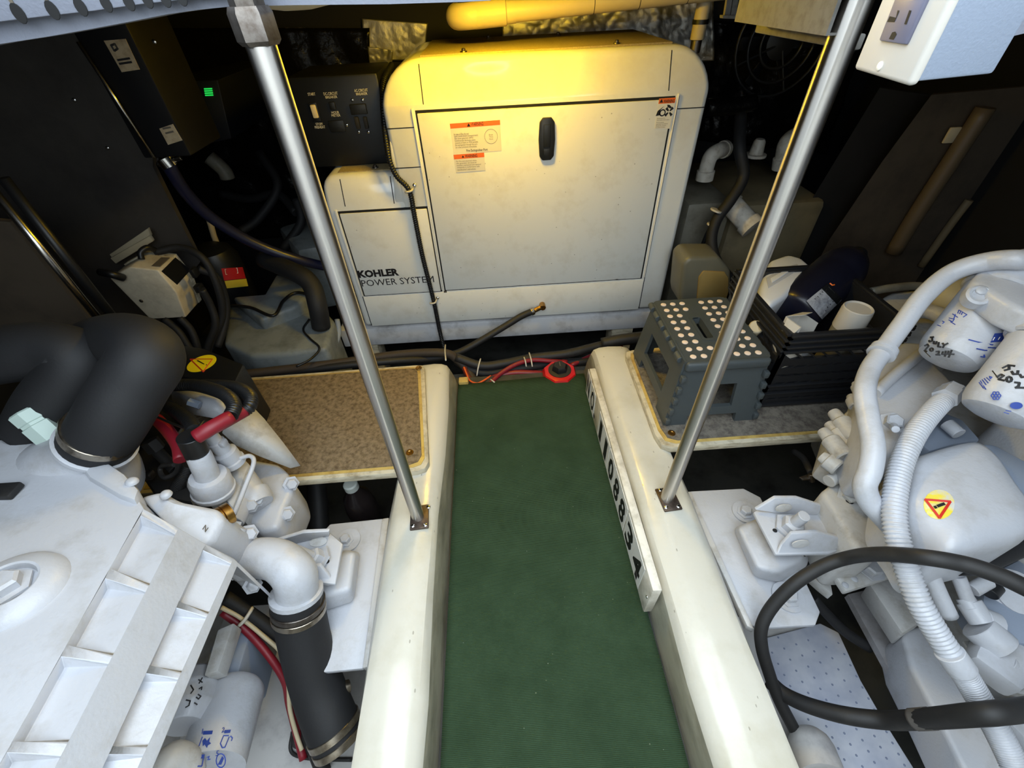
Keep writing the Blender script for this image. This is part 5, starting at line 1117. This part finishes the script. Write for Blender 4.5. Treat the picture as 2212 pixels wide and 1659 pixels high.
# capped cans and carton
for lab, px, py, r, z in (('grey spray can with white cap standing in the crate', 1856, 664, .037, .435), ('second white capped can lower in the crate corner', 1888, 722, .034, .35)):
    c_ = PZ(px, py, z); t = thing('spray_can', lab, 'can', (c_.x, c_.y, KZ0 + .009))
    lathe('can', (c_.x, c_.y, KZ0 + .009), (0, 0, 1), [(r * .94, 0), (r * .96, z - .075 - KZ0), (r * .9, z - .07 - KZ0)], M_tank, t, 28)
    lathe('cap', (c_.x, c_.y, z - .062), (0, 0, 1), [(r, 0), (r, .05), (r * .96, .060), (r * .9, .062), (r * .8, .058), (r * .3, .058)], M_plate, t, 30)
cr = thing('carton', 'small torn white carton standing at the crate corner', 'carton', PZ(1728, 700, KZ0 + .01))
q = PZ(1732, 664, .455)
Rc = Matrix.Rotation(.25, 3, 'Z')
for (dx, dy, sx, sy) in ((-.026, 0, .002, .05), (.026, 0, .002, .05), (0, .026, .052, .002)):
    box('side', V((q.x, q.y - .02, .36)) + Rc @ V((dx, dy, 0)), (sx, sy, .14), M_plate, cr, 0, R=Rc)
box('side', V((q.x, q.y - .02, .335)) + Rc @ V((0, -.026, 0)), (.052, .002, .09), M_plate, cr, 0, R=Rc)
prism('flap', [V((q.x, q.y - .02, 0)) + Rc @ V(p) for p in ((-.026, .026, .43), (.026, .026, .43), (.018, -.004, .450), (-.010, -.006, .450))], (0, 0, .0015), M_plate, cr)
prism('flap', [V((q.x, q.y - .02, 0)) + Rc @ V(p) for p in ((-.028, .02, .43), (-.028, -.025, .43), (-.042, -.02, .40), (-.04, .01, .40))], (.0015, 0, 0), M_plate, cr)
wbt = thing('white_bottle', 'white bottle seen through the crate lattice', 'bottle', (.842, .908, KZ0 + .009))
lathe('body', (.842, .908, KZ0 + .009), (0, 0, 1), [(.036, 0), (.040, .006), (.040, .12), (.03, .14), (.016, .15), (.016, .165)], M_jugw, wbt, 24)
cyl('cap', (.842, .908, KZ0 + .172), (.842, .908, KZ0 + .195), .017, M_jugw, wbt)
ck = thing('stool_plug', 'cream round plug between stool and crate', 'plug', PZ(1634, 700, .33)); q = PZ(1634, 706, .345)
lathe('plug', q - V((.0, .0, .0)), (-.3, -.5, .8), [(.020, -.16), (.020, .0), (.017, .004)], M_pvct, ck, 20)
# ------------------------------------------------------------------ receptacle box hung by the hatch
ob = thing('outlet_box', 'white electrical box with grey receptacle hanging at upper right', 'outlet', PZ(1960, 187, 1.04))
a = PZ(1960, 187, 1.041); b = PZ(1842, 150, 1.041); c = PZ(2145, 160, 1.041)
OX, OY0, OY1, OZ0 = (a.x + b.x) / 2, a.y, b.y, 1.041; OZ1 = OZ0 + .118
prism('cover_plate', [V((a.x, a.y, OZ0)), V((b.x, b.y, OZ0)), V((b.x, b.y, OZ1)), V((a.x, a.y, OZ1))], V((.007, 0, 0)), M_plate, ob, bev=.0028, seg=3)
e_ = V((.003, -.0005, 0)); back = PZ(2145, 160, 1.043); 
prism('box_body', [V((a.x + .006, a.y + .001, OZ0 + .002)), V((back.x, back.y, OZ0 + .002)), V((back.x + .012, back.y + .07, OZ0 + .002)), V((b.x + .006, b.y - .002, OZ0 + .002))], (0, 0, .155), M_boxgrey, ob, bev=.002)
Fp = frame((b - a).cross(V((0, 0, 1))), (b - a))     # plate's own axes
nP = Fp.col[2].copy(); nP = nP if nP.x < 0 else -nP
def onP(px, py, d=.0): return PP(px, py, a + nP * d, nP)
rc = [onP(px, py, .0022) for px, py in [(1897, 88), (1954, 97), (2003, -8), (2010, -40), (1950, -52), (1935, -10)]]
rp = prism('receptacle', rc, -nP * .004, M_gfi, ob, bev=.0012)
for P4 in ([(1916, 47), (1922, 35), (1935, 38), (1939, 22), (1943, 23), (1932, 48)], [(1953, 52), (1964, 22), (1969, 23), (1958, 53)], [(1920, 84), (1927, 70), (1934, 68), (1937, 74), (1930, 86)]):
    fill('slot', P4, lambda x, y: onP(x, y, .0024), M_gap, rp, .0)
dome('plate_screw', onP(1901, 143, .0), nP, .0028, M_paper, ob)
prism('hanger', [V((back.x, back.y + .01, 1.06)), V((back.x + .12, back.y + .08, 1.06)), V((back.x + .12, back.y + .10, 1.06)), V((back.x, back.y + .05, 1.06))], (0, 0, .14), M_deck, ob)
# ------------------------------------------------------------------ deck frame over the far hatch edge
YB = .612
low = [(-90, 112), (0, 95), (110, 78), (200, 62), (290, 45), (360, 31), (430, 21), (500, 14), (640, 11), (840, 9), (1000, 4), (1060, 1)]
bt = [PY(px, py, YB) for px, py in low]
prism('trim_3', bt + [V((bt[-1].x, YB, 1.2)), V((bt[0].x, YB, 1.2))], (0, .03, 0), M_deck)
setp(bpy.data.objects['trim_3'], 'pale grey deck beam along the far edge of the hatch', kind='structure')
wd = thing('wire_duct', 'pale grey slotted wire duct on the deck beam at upper left', 'wire duct', PY(180, 20, YB - .01))
dl = [PY(px, py, YB - .014) for px, py in [(-90, 60), (0, 47), (110, 34), (200, 24), (300, 10), (380, 1), (480, -10)]]
prism('duct_wall', dl + [V((dl[-1].x, YB - .014, 1.16)), V((dl[0].x, YB - .014, 1.16))], (0, .013, 0), M_deck, wd, bev=.001)
for px, py, r in ((40, 29, .0062), (113, 22, .0058), (174, 15, .0056), (229, 8, .0052), (278, 5, .0052), (318, 0, .005), (357, -2, .005), (392, -5, .005)):
    q = PY(px, py, YB - .0146); lathe('slot', q, (0, -1, 0), [(r * 1.0, 0), (r * .95, .0005)], M_gap, wd, 14, scale=(1, 1.35)); box('slot_edge', q + V((.0, .0003, .016)), (r * .55, .0012, .018), M_inkg, wd)
# slotted duct at upper right
wr = thing('wire_duct', 'brown-grey slotted wire duct hanging behind the right post', 'wire duct', PZ(1730, 40, 1.05))
zd = 1.043
n_f = 11
for k in range(n_f):
    t0, t1 = k / n_f, (k + .74) / n_f
    A_ = PZ(1640 + 205 * t0, 46 + 26 * t0, zd); B_ = PZ(1640 + 205 * t1, 46 + 26 * t1, zd)
    d_ = (B_ - A_).normalized(); nn = d_.cross(V((0, 0, 1)))
    prism('finger', [A_, B_, B_ + V((0, 0, .12)), A_ + V((0, 0, .12))], nn * .004, M_duct, wr)
A_, B_ = PZ(1636, 44, zd), PZ(1850, 74, zd); d_ = (B_ - A_).normalized(); nn = d_.cross(V((0, 0, 1)))
if nn.y > 0: nn = -nn
prism('lip', [A_, B_, B_ - V((0, 0, .014)), A_ - V((0, 0, .014))], nn * .012, M_duct, wr, bev=.002)
prism('backing', [A_ - nn * .03, B_ - nn * .03, B_ - nn * .03 + V((0, 0, .13)), A_ - nn * .03 + V((0, 0, .13))], -nn * .004, M_duct, wr)
prism('floor_strip', [A_, B_, B_ - nn * .03, A_ - nn * .03], (0, 0, .002), M_duct, wr)
w2 = thing('wire_duct', 'short grey duct end left of the slotted duct', 'wire duct', PY(1576, 20, 1.3))
for dx in (0, 13): prism('finger', [PY(1565 + dx, 36, 1.3), PY(1576 + dx, 36, 1.3), V((PY(1576 + dx, -30, 1.3).x, 1.3, 1.199)), V((PY(1565 + dx, -30, 1.3).x, 1.3, 1.199))], (0, .01, 0), M_duct, w2)
prism('lip', [PY(1562, 33, 1.295), PY(1591, 33, 1.295), PY(1590, 41, 1.295), PY(1562, 40, 1.295)], (0, .02, 0), M_duct, w2, bev=.001)
# tan dish under the beam beside the left post
dt = PY(640, 8, .86); setp(lathe('junction_dish', dt + V((0, 0, .02)), (0, 0, -1), [(.03, -.2 + .12), (.03, -.002), (.075, 0), (.075, .01), (.055, .022), (.02, .027)], M_pvct, None, 30), 'tan shallow dish fixed under the deck right of the left post', 'light base')
# ------------------------------------------------------------------ lamp over the generator: real oval bulkhead light
LP = V((0.01, 1.33, 1.138))
lm_ = thing('bulkhead_light', 'oval bulkhead lamp under the deck above the generator front', 'lamp', LP)
lathe('housing', LP + V((0, 0, .05)), (0, 0, -1), [(.095, 0), (.095, .018), (.085, .022)], M_black, lm_, 30, scale=(1, .6))
lathe('lens_ring', LP + V((0, 0, .028)), (0, 0, -1), [(.088, 0), (.088, .010), (.070, .012)], M_steel, lm_, 30, scale=(1, .6))
P = [LP + V((.078 * math.cos(k * math.tau / 40), .040 * math.sin(k * math.tau / 40), -.004)) for k in range(41)]
tube('ring_bulb', P, .0065, emis('lamp_glow', (255, 208, 36), 330), lm_, n=1, seg=10, caps=False)
# ------------------------------------------------------------------ behind the generator: pipe, foil, fan
pv = thing('pvc_pipe', 'tan plastic pipe crossing above the generator', 'pipe', PY(1250, 20, 1.75))
A_, B_ = PY(1022, 34, 1.75), PY(1600, -29, 1.75); d_ = (B_ - A_).normalized()
cyl('pipe', A_ + d_ * .1, B_, .0275, M_pvct, pv, 26); lathe('coupling', A_, d_, [(.032, 0), (.0335, .004), (.0335, .10), (.0295, .103), (.0295, .13)], M_pvct, pv, 26)
for k in (.45, .62, .8): lathe('joint_ring', A_.lerp(B_, k), d_, [(.0278, 0), (.0278, .002)], M_gap, pv, 26)
tube('elbow', [A_ + d_ * .02, A_ - d_ * .02, A_ - d_ * .05 + V((0, .03, .0)), A_ - d_ * .055 + V((0, .10, 0))], .033, M_pvct, pv, n=6, seg=22)
pv2 = thing('pvc_pipe', 'short upright tan pipe stub right of the generator top', 'pipe', PY(1515, 50, 1.8))
A_ = PY(1512, 52, 1.8); cyl('pipe', A_ + V((0, 0, -.04)), V((A_.x, A_.y, 1.19)), .022, M_pvct, pv2, 20); lathe('clip', A_, (0, 0, 1), [(.025, 0), (.025, .012)], M_black, pv2, 20); cyl('tail', A_ + V((0, 0, -.075)), A_ + V((0, 0, -.04)), .017, M_steeld, pv2)
def foil(label, px4, y, nx=36, ny=14, amp=.010, m=M_foil, dy=0.0):
    P = [PY(px, py, y) for px, py in px4]; vs = []; fs = []
    for j in range(ny + 1):
        for i in range(nx + 1):
            u, v = i / nx, j / ny
            p = P[0].lerp(P[1], u).lerp(P[3].lerp(P[2], u), v)
            w_ = noise.noise(p * 9) + .55 * abs(noise.noise(p * 26)) + .25 * noise.noise(p * 70)
            vs.append(p + V((0, -amp * (w_ + .6), 0)))
    n = nx + 1
    for j in range(ny):
        for i in range(nx): q = j * n + i; fs.append((q, q + 1, q + n + 1, q + n))
    o = mesh('foil_sheet', vs, fs, m, None, True); md = o.modifiers.new('s', 'SOLIDIFY'); md.thickness = .003
    return setp(o, label, 'insulation')
foil('crinkled silver foil insulation behind the generator top', [(1085, -10), (1540, -30), (1540, 130), (1085, 150)], 2.41, 110, 44, .016)
foil('small grid-marked foil patch left of the generator top', [(782, 40), (925, 50), (915, 130), (790, 130)], 2.43, 36, 24, .006)
foil('dull foil strip beside the control box', [(618, 60), (660, 60), (670, 185), (625, 175)], 2.43, 20, 46, .012)
foil('dark foil fold below the generator left shoulder lamp line', [(795, 100), (850, 108), (845, 160), (800, 150)], 2.42, 20, 20, .01)
M_foilb = mat('black_foil', (30, 29, 28), .25, .6, bump=1.0, bscale=40)
foil('black wrinkled insulation right of the generator', [(1520, 40), (1860, 90), (1780, 330), (1500, 300)], 2.42, 60, 50, .02, M_foilb)
foil('black wrinkled insulation behind the left post', [(300, 60), (800, 60), (800, 500), (420, 520)], 2.43, 60, 50, .02, M_foilb)
fn = thing('blower_fan', 'round black blower with ring guard behind the right post', 'fan', PY(1690, 90, 2.0))
fc = PY(1690, 92, 2.0)
for r in (.17, .125, .08): 
    P = [fc + V((r * math.cos(k * math.tau / 32), 0, r * math.sin(k * math.tau / 32))) for k in range(33)]; tube('guard_ring', P, .006, M_black, fn, n=1, seg=8)
lathe('hub', fc + V((0, .04, 0)), (0, -1, 0), [(.06, 0), (.055, .035), (.02, .045)], M_black, fn, 24)
for k in range(6):
    a_ = k * math.tau / 6; e1 = V((math.cos(a_), 0, math.sin(a_))); box('blade', fc + V((0, .03, 0)) + e1 * .1, (.10, .004, .05), M_black, fn, .001, R=frame((-math.sin(a_), .6, math.cos(a_)), e1))
for k in range(4):
    a_ = k * math.tau / 4 + .4; cyl('guard_spoke', fc, fc + V((.17 * math.cos(a_), 0, .17 * math.sin(a_))), .004, M_black, fn, 8)
# ------------------------------------------------------------------ tanks at right
tk = thing('holding_tank', 'grey plastic tank with white elbow just right of the generator', 'tank', (.87, 1.9, -.34))
bx('tank', .77, .955, 1.70, 2.25, -.34, .425, M_tank, tk, .02)
def elb(par, pts, r, m=M_pvc, lip=True):
    P = [V(p) for p in pts]; tube('elbow', P, r, m, par, n=8, seg=20)
    lathe('collar', P[0], P[1] - P[0], [(r * 1.22, 0), (r * 1.22, r * 1.2), (r, r * 1.3)], m, par, 20)
    if lip: d = P[-1] - P[-2]; lathe('lip', P[-1] - d.normalized() * r * .6, d, [(r * 1.15, 0), (r * 1.15, r * .6)], m, par, 20)
y_ = 1.80
elb(tk, [PY(1521, 388, y_), PY(1527, 360, y_), PY(1536, 337, y_), PY(1552, 326, y_ + .02), PY(1566, 322, y_ + .05)], .028)
tk2 = thing('holding_tank', 'brown-grey tank with angled white fitting behind the right post', 'tank', (1.16, 1.95, -.34))
bx('tank', .972, 1.36, 1.72, 2.30, -.34, .40, mat('tank_brown', (128, 116, 88), .5, var=(104, 94, 72), vscale=8), tk2, .03)
elb(tk2, [PY(1690, 362, 1.95), PY(1694, 335, 1.95), PY(1700, 310, 1.95), PY(1715, 296, 1.98), PY(1728, 292, 2.02)], .034)
lathe('vent_cap', PY(1636, 322, 2.05), (0, 0, 1), [(.045, -.03), (.045, -.02), (.030, -.018), (.024, .03), (.018, .04)], M_pvc, tk2, 24)
A_, B_ = PY(1578, 440, 1.71), PY(1622, 488, 1.62); cyl('side_fitting', A_, B_, .040, M_pvc, tk2, 24); lathe('fitting_collar', B_, B_ - A_, [(.046, -.02), (.046, .012), (.03, .014)], M_pvc, tk2, 24); lathe('fitting_lip', A_, A_ - B_, [(.045, -.01), (.045, .004)], M_pvc, tk2, 24)
def wirey(name, label, pts, r, m, cat='hose', **k): return setp(tube(name, [PY(*p) for p in pts], r, m, None, **k), label, cat)
wirey('drain_line', 'black hose looping down past the white tank fittings', [(1600, 250, 1.75), (1598, 320, 1.66), (1606, 380, 1.63), (1580, 430, 1.60), (1548, 475, 1.58), (1537, 520, 1.55), (1548, 565, 1.50), (1580, 605, 1.42), (1625, 640, 1.33), (1660, 668, 1.27)], .020, M_rub, n=8)
wirey('vent_line', 'thin black line running down the grey tank', [(1600, 400, 1.66), (1560, 455, 1.66), (1530, 500, 1.66), (1512, 545, 1.66)], .008, M_rub, n=6)
for lab, p in (('upper white tie on the looping tank hose', (1546, 456)), ('lower white tie on the looping tank hose', (1538, 488))):
    q = PY(*p, 1.585); setp(lathe('hose_tie', q, (.3, 0, 1), [(.0215, 0), (.0215, .006)], M_tie, None, 20), lab, 'cable tie')
pj = thing('polythene_bottle', 'amber translucent bottle behind the step stool', 'bottle', PY(1520, 640, 1.33))
prism('body', [PY(px, py, 1.36) for px, py in [(1468, 640), (1475, 570), (1490, 556), (1555, 556), (1580, 585), (1580, 660), (1470, 660)]], (0, .12, 0), mat('polythene_grey', (104, 102, 88), .4), pj, bev=.02, seg=3)
prism('contents', [PY(px, py, 1.352) for px, py in [(1510, 600), (1520, 586), (1566, 588), (1574, 600), (1574, 656), (1505, 656)]], (0, .01, 0), mat('amber_contents', (146, 124, 74), .4), pj, bev=.004)
wirey('black_pipe', 'black foil-wrapped pipe right of the generator top corner', [(1525, 232, 1.95), (1580, 230, 1.95), (1630, 222, 1.95)], .03, M_foilb, 'pipe', n=4)
# right wall boards
setp(prism('wall_right', [PY(px, py, 1.62) for px, py in [(2012, 205), (1905, 350), (1790, 520), (1700, 700), (2000, 720), (2260, 300), (2300, 180)]], (.02, .02, 0), M_brownp), 'dark brown lining board on the right', kind='structure')
setp(prism('wall_right', [PY(px, py, 1.75) for px, py in [(1900, 190), (1760, 420), (1640, 620), (1800, 640), (2040, 210)]], (.02, .02, 0), M_blackm), 'black lining board on the right behind the post', kind='structure')
wirey('batten', 'dull brown round batten on the right lining', [(2130, 232, 1.58), (2060, 340, 1.58), (1975, 470, 1.58), (1930, 545, 1.58)], .028, mat('batten_brown', (92, 78, 58), .5), 'batten', n=4)
wirey('batten', 'thin tan batten low on the right lining', [(2094, 432, 1.605), (2050, 490, 1.605), (1990, 575, 1.605)], .014, mat('batten_tan', (120, 104, 76), .6), 'batten', n=4)
setp(box('wall_plate', PY(2056, 292, 1.60), (.04, .01, .05), M_pvct, None, .004), 'small tan square plate on the right lining', 'plate')
# ------------------------------------------------------------------ left rear corner
ec = thing('electrical_cabinet', 'tall black cabinet with two paper labels at the upper left', 'cabinet', (-.80, 1.42, .79))
a, b = PY(165, 85, 1.33), PY(400, 318, 1.33)
bx('case', a.x, PY(405, 320, 1.33).x, 1.33, 1.52, PY(332, 342, 1.33).z, 1.195, mat('cabinet_black', (11, 11, 14), .6, spec=.25), ec, .006)
tube('edge_strip', [PY(168, 90, 1.322), PY(333, 340, 1.322)], .004, M_steel, ec, n=1, seg=8)
def lab4(px4, y, m=M_pvct): return prism('paper_label', [PY(px, py, y) for px, py in px4], (0, .001, 0), m, ec)
M_lab = mat('label_paper_tan', (186, 166, 134), .7, var=(150, 130, 100), vscale=40)
l1 = lab4([(224, 88), (271, 84), (302, 150), (263, 156)], 1.3285, M_lab); l2 = lab4([(344, 278), (373, 268), (394, 303), (363, 313)], 1.3285, M_lab)
yf = lambda y: (lambda px, py: PY(px, py, y))
strokes('label_mark', [[(240, 98), (248, 95), (254, 105), (247, 110), (240, 98)], [(254, 130), (280, 126)], [(258, 138), (284, 134)]], yf(1.328), .002, M_ink, l1); strokes('label_mark', [[(352, 278), (368, 275)], [(358, 288), (374, 284)]], yf(1.328), .002, M_inkg, l2)
for p in ((160, 216), (232, 320), (333, 90)): dome('screw', PY(*p, 1.328), (0, -1, 0), .005, M_chrome, ec)
setp(prism('wall_left', [PY(px, py, 1.56) for px, py in [(-500, -40), (330, 80), (330, 360), (432, 565), (300, 760), (-500, 800)]], (0, .02, 0), mat('lining_charcoal', (72, 68, 64), .6, var=(54, 50, 48), vscale=4, bump=.1, bscale=60)), 'charcoal lining board at the left rear', kind='structure')
setp(prism('wall_left', [PY(px, py, 1.10) for px, py in [(-420, 430), (20, 480), (215, 722), (100, 800), (-420, 800)]], (0, .015, 0), M_brownp), 'dark brown lining board at the far left', kind='structure')
sp_ = thing('steel_strip', 'polished steel edge strip rising at the far left', 'trim', PY(235, 715, 1.09))
A_, B_ = PY(-30, 392, 1.09), PY(245, 728, 1.09)
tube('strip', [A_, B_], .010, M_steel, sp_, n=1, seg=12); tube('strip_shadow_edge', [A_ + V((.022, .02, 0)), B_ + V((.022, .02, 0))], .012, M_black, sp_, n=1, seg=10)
iv = thing('inverter', 'dark blue-black inverter with green indicator lights', 'inverter', PY(450, 210, 1.9))
prism('case', [PY(px, py, 1.9) for px, py in [(350, 178), (470, 172), (500, 300), (400, 320)]], (0, .53, 0), mat('inverter_navy', (12, 15, 26), .5), iv, bev=.004)
GE = emis('green_led', (40, 235, 90), .8)
for k in range(4): prism('indicator', [PY(px, py + k * 4.6, 1.894) for px, py in [(440 + k * .8, 191), (457 + k * .8, 190.3), (458 + k * .8, 193.0), (441 + k * .8, 193.7)]], (0, .003, 0), GE, iv)
prism('indicator', [PY(px, py, 1.894) for px, py in [(415, 206), (420, 203), (426, 206), (423, 212)]], (0, .003, 0), GE, iv)
bh = thing('blue_hose', 'dark blue hose with steel clamp sweeping down from the cabinet', 'hose', PY(365, 350, 1.42))
tube('hose', [PY(*p) for p in [(362, 350, 1.42), (376, 378, 1.43), (405, 420, 1.46), (450, 465, 1.50), (510, 505, 1.54), (570, 535, 1.57), (640, 560, 1.6), (700, 575, 1.65)]], .0185, M_bluehose, bh, n=8)
A_ = PY(362, 350, 1.42); lathe('hose_clamp', A_, (-.25, 0, 1), [(.023, -.012), (.024, .012), (.016, .018)], M_chrome, bh, 20); cyl('clamp_screw', A_ + V((-.03, 0, -.005)), A_ + V((.045, 0, .01)), .007, M_chrome, bh, 10); cyl('barb', A_, A_ + V((-.01, 0, .05)), .016, M_steeld, bh)
# cream isolator box on the left lining
cbx = thing('isolator_box', 'cream electrical box with black label on the left lining', 'box', PY(330, 640, 1.33))
Pc = [PY(px, py, 1.32) for px, py in [(236, 601), (280, 577), (341, 584), (381, 632), (402, 686), (324, 690)]]
prism('case', Pc, (0, .095, .0), mat('isolator_cream', (214, 202, 176), .45, var=(180, 168, 142), vscale=14), cbx, bev=.005, seg=3)
prism('back_plate', [p + V((-.01 if i in (0, 1) else .0, .095, .0)) for i, p in enumerate(Pc)], (0, .02, 0), M_trimw, cbx)
nl = (PY(381, 632, 1.32) - PY(341, 584, 1.32)).cross(V((0, 1, 0))).normalized(); nl = nl if nl.z > 0 else -nl
pl0 = PY(361, 608, 1.32)
prism('black_label', [PP(px, py, pl0 + nl * .0012, nl) for px, py in [(349, 586), (379, 556), (412, 583), (383, 615)]], -nl * .001, M_black, cbx)
prism('name_plate', [PY(341, 582, 1.32) + V((-.03, .02, .0015 + .0)), PY(341, 582, 1.32) + V((-.004, .02, -.001)), PY(341, 582, 1.32) + V((-.004, .08, -.001)), PY(341, 582, 1.32) + V((-.03, .08, .0015))], (0, 0, .002), M_inkg, cbx)
dome('screw', PY(305, 650, 1.319), (0, -1, 0), .006, M_steeld, cbx); 
tube('lifting_handle', [PY(218, 588, 1.31), PY(240, 592, 1.29), PY(266, 600, 1.31)], .012, M_black, cbx, n=5); tube('cable_loop', [PY(306, 560, 1.37), PY(304, 545, 1.38), PY(318, 535, 1.40), PY(335, 540, 1.42)], .009, M_black, cbx, n=6)
for p in ((352, 684), (384, 678)): cyl('cable_gland', PY(*p, 1.33), PY(p[0] - 6, p[1] - 18, 1.36), .017, M_black, cbx, 14)
box('toggle', PY(420, 588, 1.37), (.014, .03, .03), M_black, cbx, .003); box('toggle', PY(430, 622, 1.37), (.02, .03, .025), M_black, cbx, .003)
wl = thing('timber_packer', 'two tan timber strips above the cream electrical box', 'timber', PY(280, 530, 1.5))
prism('strip', [PY(px, py, 1.50) for px, py in [(236, 550), (318, 494), (325, 510), (246, 562)]], (0, .015, 0), M_pvct, wl, bev=.002); prism('strip', [PY(px, py, 1.485) for px, py in [(238, 558), (322, 510), (330, 522), (250, 570)]], (0, .015, 0), M_pvct, wl, bev=.002)
for lab, pts in (('first black cable dropping from the cream box', [(356, 690, 1.32), (385, 715, 1.3), (405, 745, 1.28), (425, 770, 1.27)]), ('second black cable dropping from the cream box', [(388, 686, 1.32), (412, 712, 1.31), (425, 745, 1.29), (430, 775, 1.28)]), ('black cable arching over the right of the cream box', [(335, 545, 1.42), (390, 535, 1.44), (440, 560, 1.42), (470, 620, 1.40), (480, 680, 1.38), (462, 730, 1.34), (445, 775, 1.30)]), ('inner black cable beside the cream box', [(436, 625, 1.36), (455, 660, 1.36), (465, 700, 1.34), (450, 745, 1.31), (440, 780, 1.29)]), ('outer black cable beside the cream box', [(428, 580, 1.40), (468, 600, 1.42), (488, 650, 1.42), (486, 700, 1.38), (470, 750, 1.32)])):
    wirey('black_cable', lab, pts, .012, M_rub, 'cable', n=7)
# grey fibreglass muffler box
mf = thing('muffler_box', 'grey fibreglass muffler beside the generator bed', 'muffler', PZ(600, 720, -.05))
MF = [(494, 655), (574, 650), (595, 603), (628, 620), (676, 640), (722, 690), (706, 752), (605, 764), (538, 768), (480, 742)]
prism('shell', [PZ(px, py, .14) for px, py in MF], (0, .0, -.30), M_grp, mf, bev=.02, seg=3)
prism('raised_top', [PZ(px, py, .19) for px, py in [(500, 640), (570, 634), (596, 590), (640, 600), (680, 625), (640, 660), (560, 690)]], (0, 0, -.08), M_grp, mf, bev=.015, seg=3)
wire('thin_cable', 'thin black cable along the muffler top edge', [(490, 660, .20), (540, 664, .20), (590, 682, .20), (612, 650, .20), (640, 632, .2), (680, 640, .2)], .006, M_black, n=6)
wire('thin_cable', 'thin black cable curling down the muffler side', [(668, 690, .15), (655, 712, .145), (670, 732, .145), (690, 752, .14), (672, 775, .14), (640, 792, .14)], .004, M_black, n=6)
wire('exhaust_hose', 'black hose rising from the muffler beside the left post', [(694, 706, .15), (686, 660, .24), (672, 615, .30), (640, 590, .33), (570, 560, .34)], .034, M_rub, 'hose', n=7, seg=18)
wire('steel_line', 'pale metal line at the left end of the generator bed', [(728, 690, .12), (732, 720, .08), (722, 755, .05), (726, 775, .02)], .010, M_boxgrey, 'pipe', n=5)
# black strainer with red and yellow label
sf = thing('fuel_separator', 'black canister with red and yellow label at the left rear', 'filter', PY(508, 650, 1.75))
qb = PY(508, 640, 1.75); qt = PY(478, 500, 1.75)
lathe('canister', V((qb.x, 1.75, qb.z - .02)), (0, 0, 1), [(.085, 0), (.092, .02), (.092, .20), (.075, .24), (.04, .26)], M_black, sf, 28)
def onS(px, py): return onfilter(px, py, V((qb.x, 1.75, 0)), V((0, 0, 1)), .0925)
quadfill('red_label', [(478, 580), (524, 577), (531, 601), (484, 606)], onS, mat('label_red', (190, 34, 40), .5), sf, .001); quadfill('yellow_label', [(485, 607), (532, 602), (536, 618), (490, 623)], onS, mat('label_yellow', (220, 196, 60), .5), sf, .001)
strokes('label_mark', [[(486, 582), (512, 579), (514, 590), (488, 593), (486, 582)]], onS, .001, M_paper, sf, .002)
# pale tank and fittings in the dark at the left
setp(prism('pale_tank', [PZ(px, py, .3) for px, py in [(600, 490), (690, 462), (700, 530), (640, 540)]], (0, 0, -.3), M_grp, None, bev=.02), 'pale grey tank in the dark left of the generator', 'tank')
wirey('pale_pipe', 'pale pipe bend in the dark behind the left post', [(452, 340, 2.1), (470, 355, 2.1), (485, 370, 2.1), (492, 385, 2.1)], .03, M_tank, 'pipe', n=4)
wirey('pale_pipe', 'thin tan rod standing in the dark at the left rear', [(446, 455, 1.9), (452, 475, 1.9), (457, 492, 1.9), (470, 530, 1.9), (520, 640, 1.9)], .012, M_pvct, 'pipe', n=3)
for i, pts in enumerate(([(560, 330, 2.2), (600, 400, 2.1), (560, 470, 2.0), (520, 500, 1.95)], [(480, 420, 2.2), (540, 430, 2.15), (600, 420, 2.1), (640, 460, 2.0)], [(640, 430, 2.0), (650, 480, 1.95), (610, 540, 1.9)])):
    wirey('dark_hose', ('upper dark hose tangled behind the left post', 'middle dark hose tangled behind the left post', 'lower dark hose tangled behind the left post')[i], pts, .018, M_rub, n=7)
# ------------------------------------------------------------------ below the left shelf
bo = thing('drink_bottle', 'dark bottle with pale cap standing below the left shelf', 'bottle', PZ(760, 1110, -.19))
c_ = PZ(756, 1045, .02)
lathe('body', (c_.x, c_.y, -.30), (0, 0, 1), [(.045, 0), (.048, .01), (.048, .20), (.04, .25), (.02, .285), (.018, .30)], M_bottle, bo, 24); lathe('cap', (c_.x, c_.y, -.002), (0, 0, 1), [(.021, 0), (.021, .02), (.017, .024)], mat('cap_pale', (190, 196, 190), .5), bo, 20)
wire('black_hose', 'black upright hose below the left shelf', [(690, 1170, -.20), (688, 1110, -.15), (684, 1050, -.10), (682, 1000, -.05)], .03, M_rubd, 'hose', n=4)

# ------------------------------------------------------------------ groups of like things
GR = {'battery_cable': 'battery cables', 'black_cable': 'black cables round the cream box', 'dark_hose': 'dark hoses behind the left post', 'cable_tie': 'pale cable ties', 'hose_tie': 'ties on the tank hose', 'foil_sheet': 'insulation sheets on the rear bulkhead', 'holding_tank': 'tanks right of the generator', 'wire_duct': 'wire ducts under the deck', 'spray_can': 'capped cans in the crate', 'batten': 'battens on the right lining', 'thin_cable': 'thin black cables', 'signal_wire': 'thin signal wires', 'pale_pipe': 'pale pipes at the left rear', 'pvc_pipe': 'tan plastic pipes', 'marine_engine': 'pair of white engines', 'cable_bundle': 'dark cable bundles behind the walkway', 'shelf_board': 'carpeted side shelves'}
for o in SC.objects:
    b_ = o.name.split('.')[0]
    if o.parent is None and b_ in GR and 'category' in o: o['group'] = GR[b_]
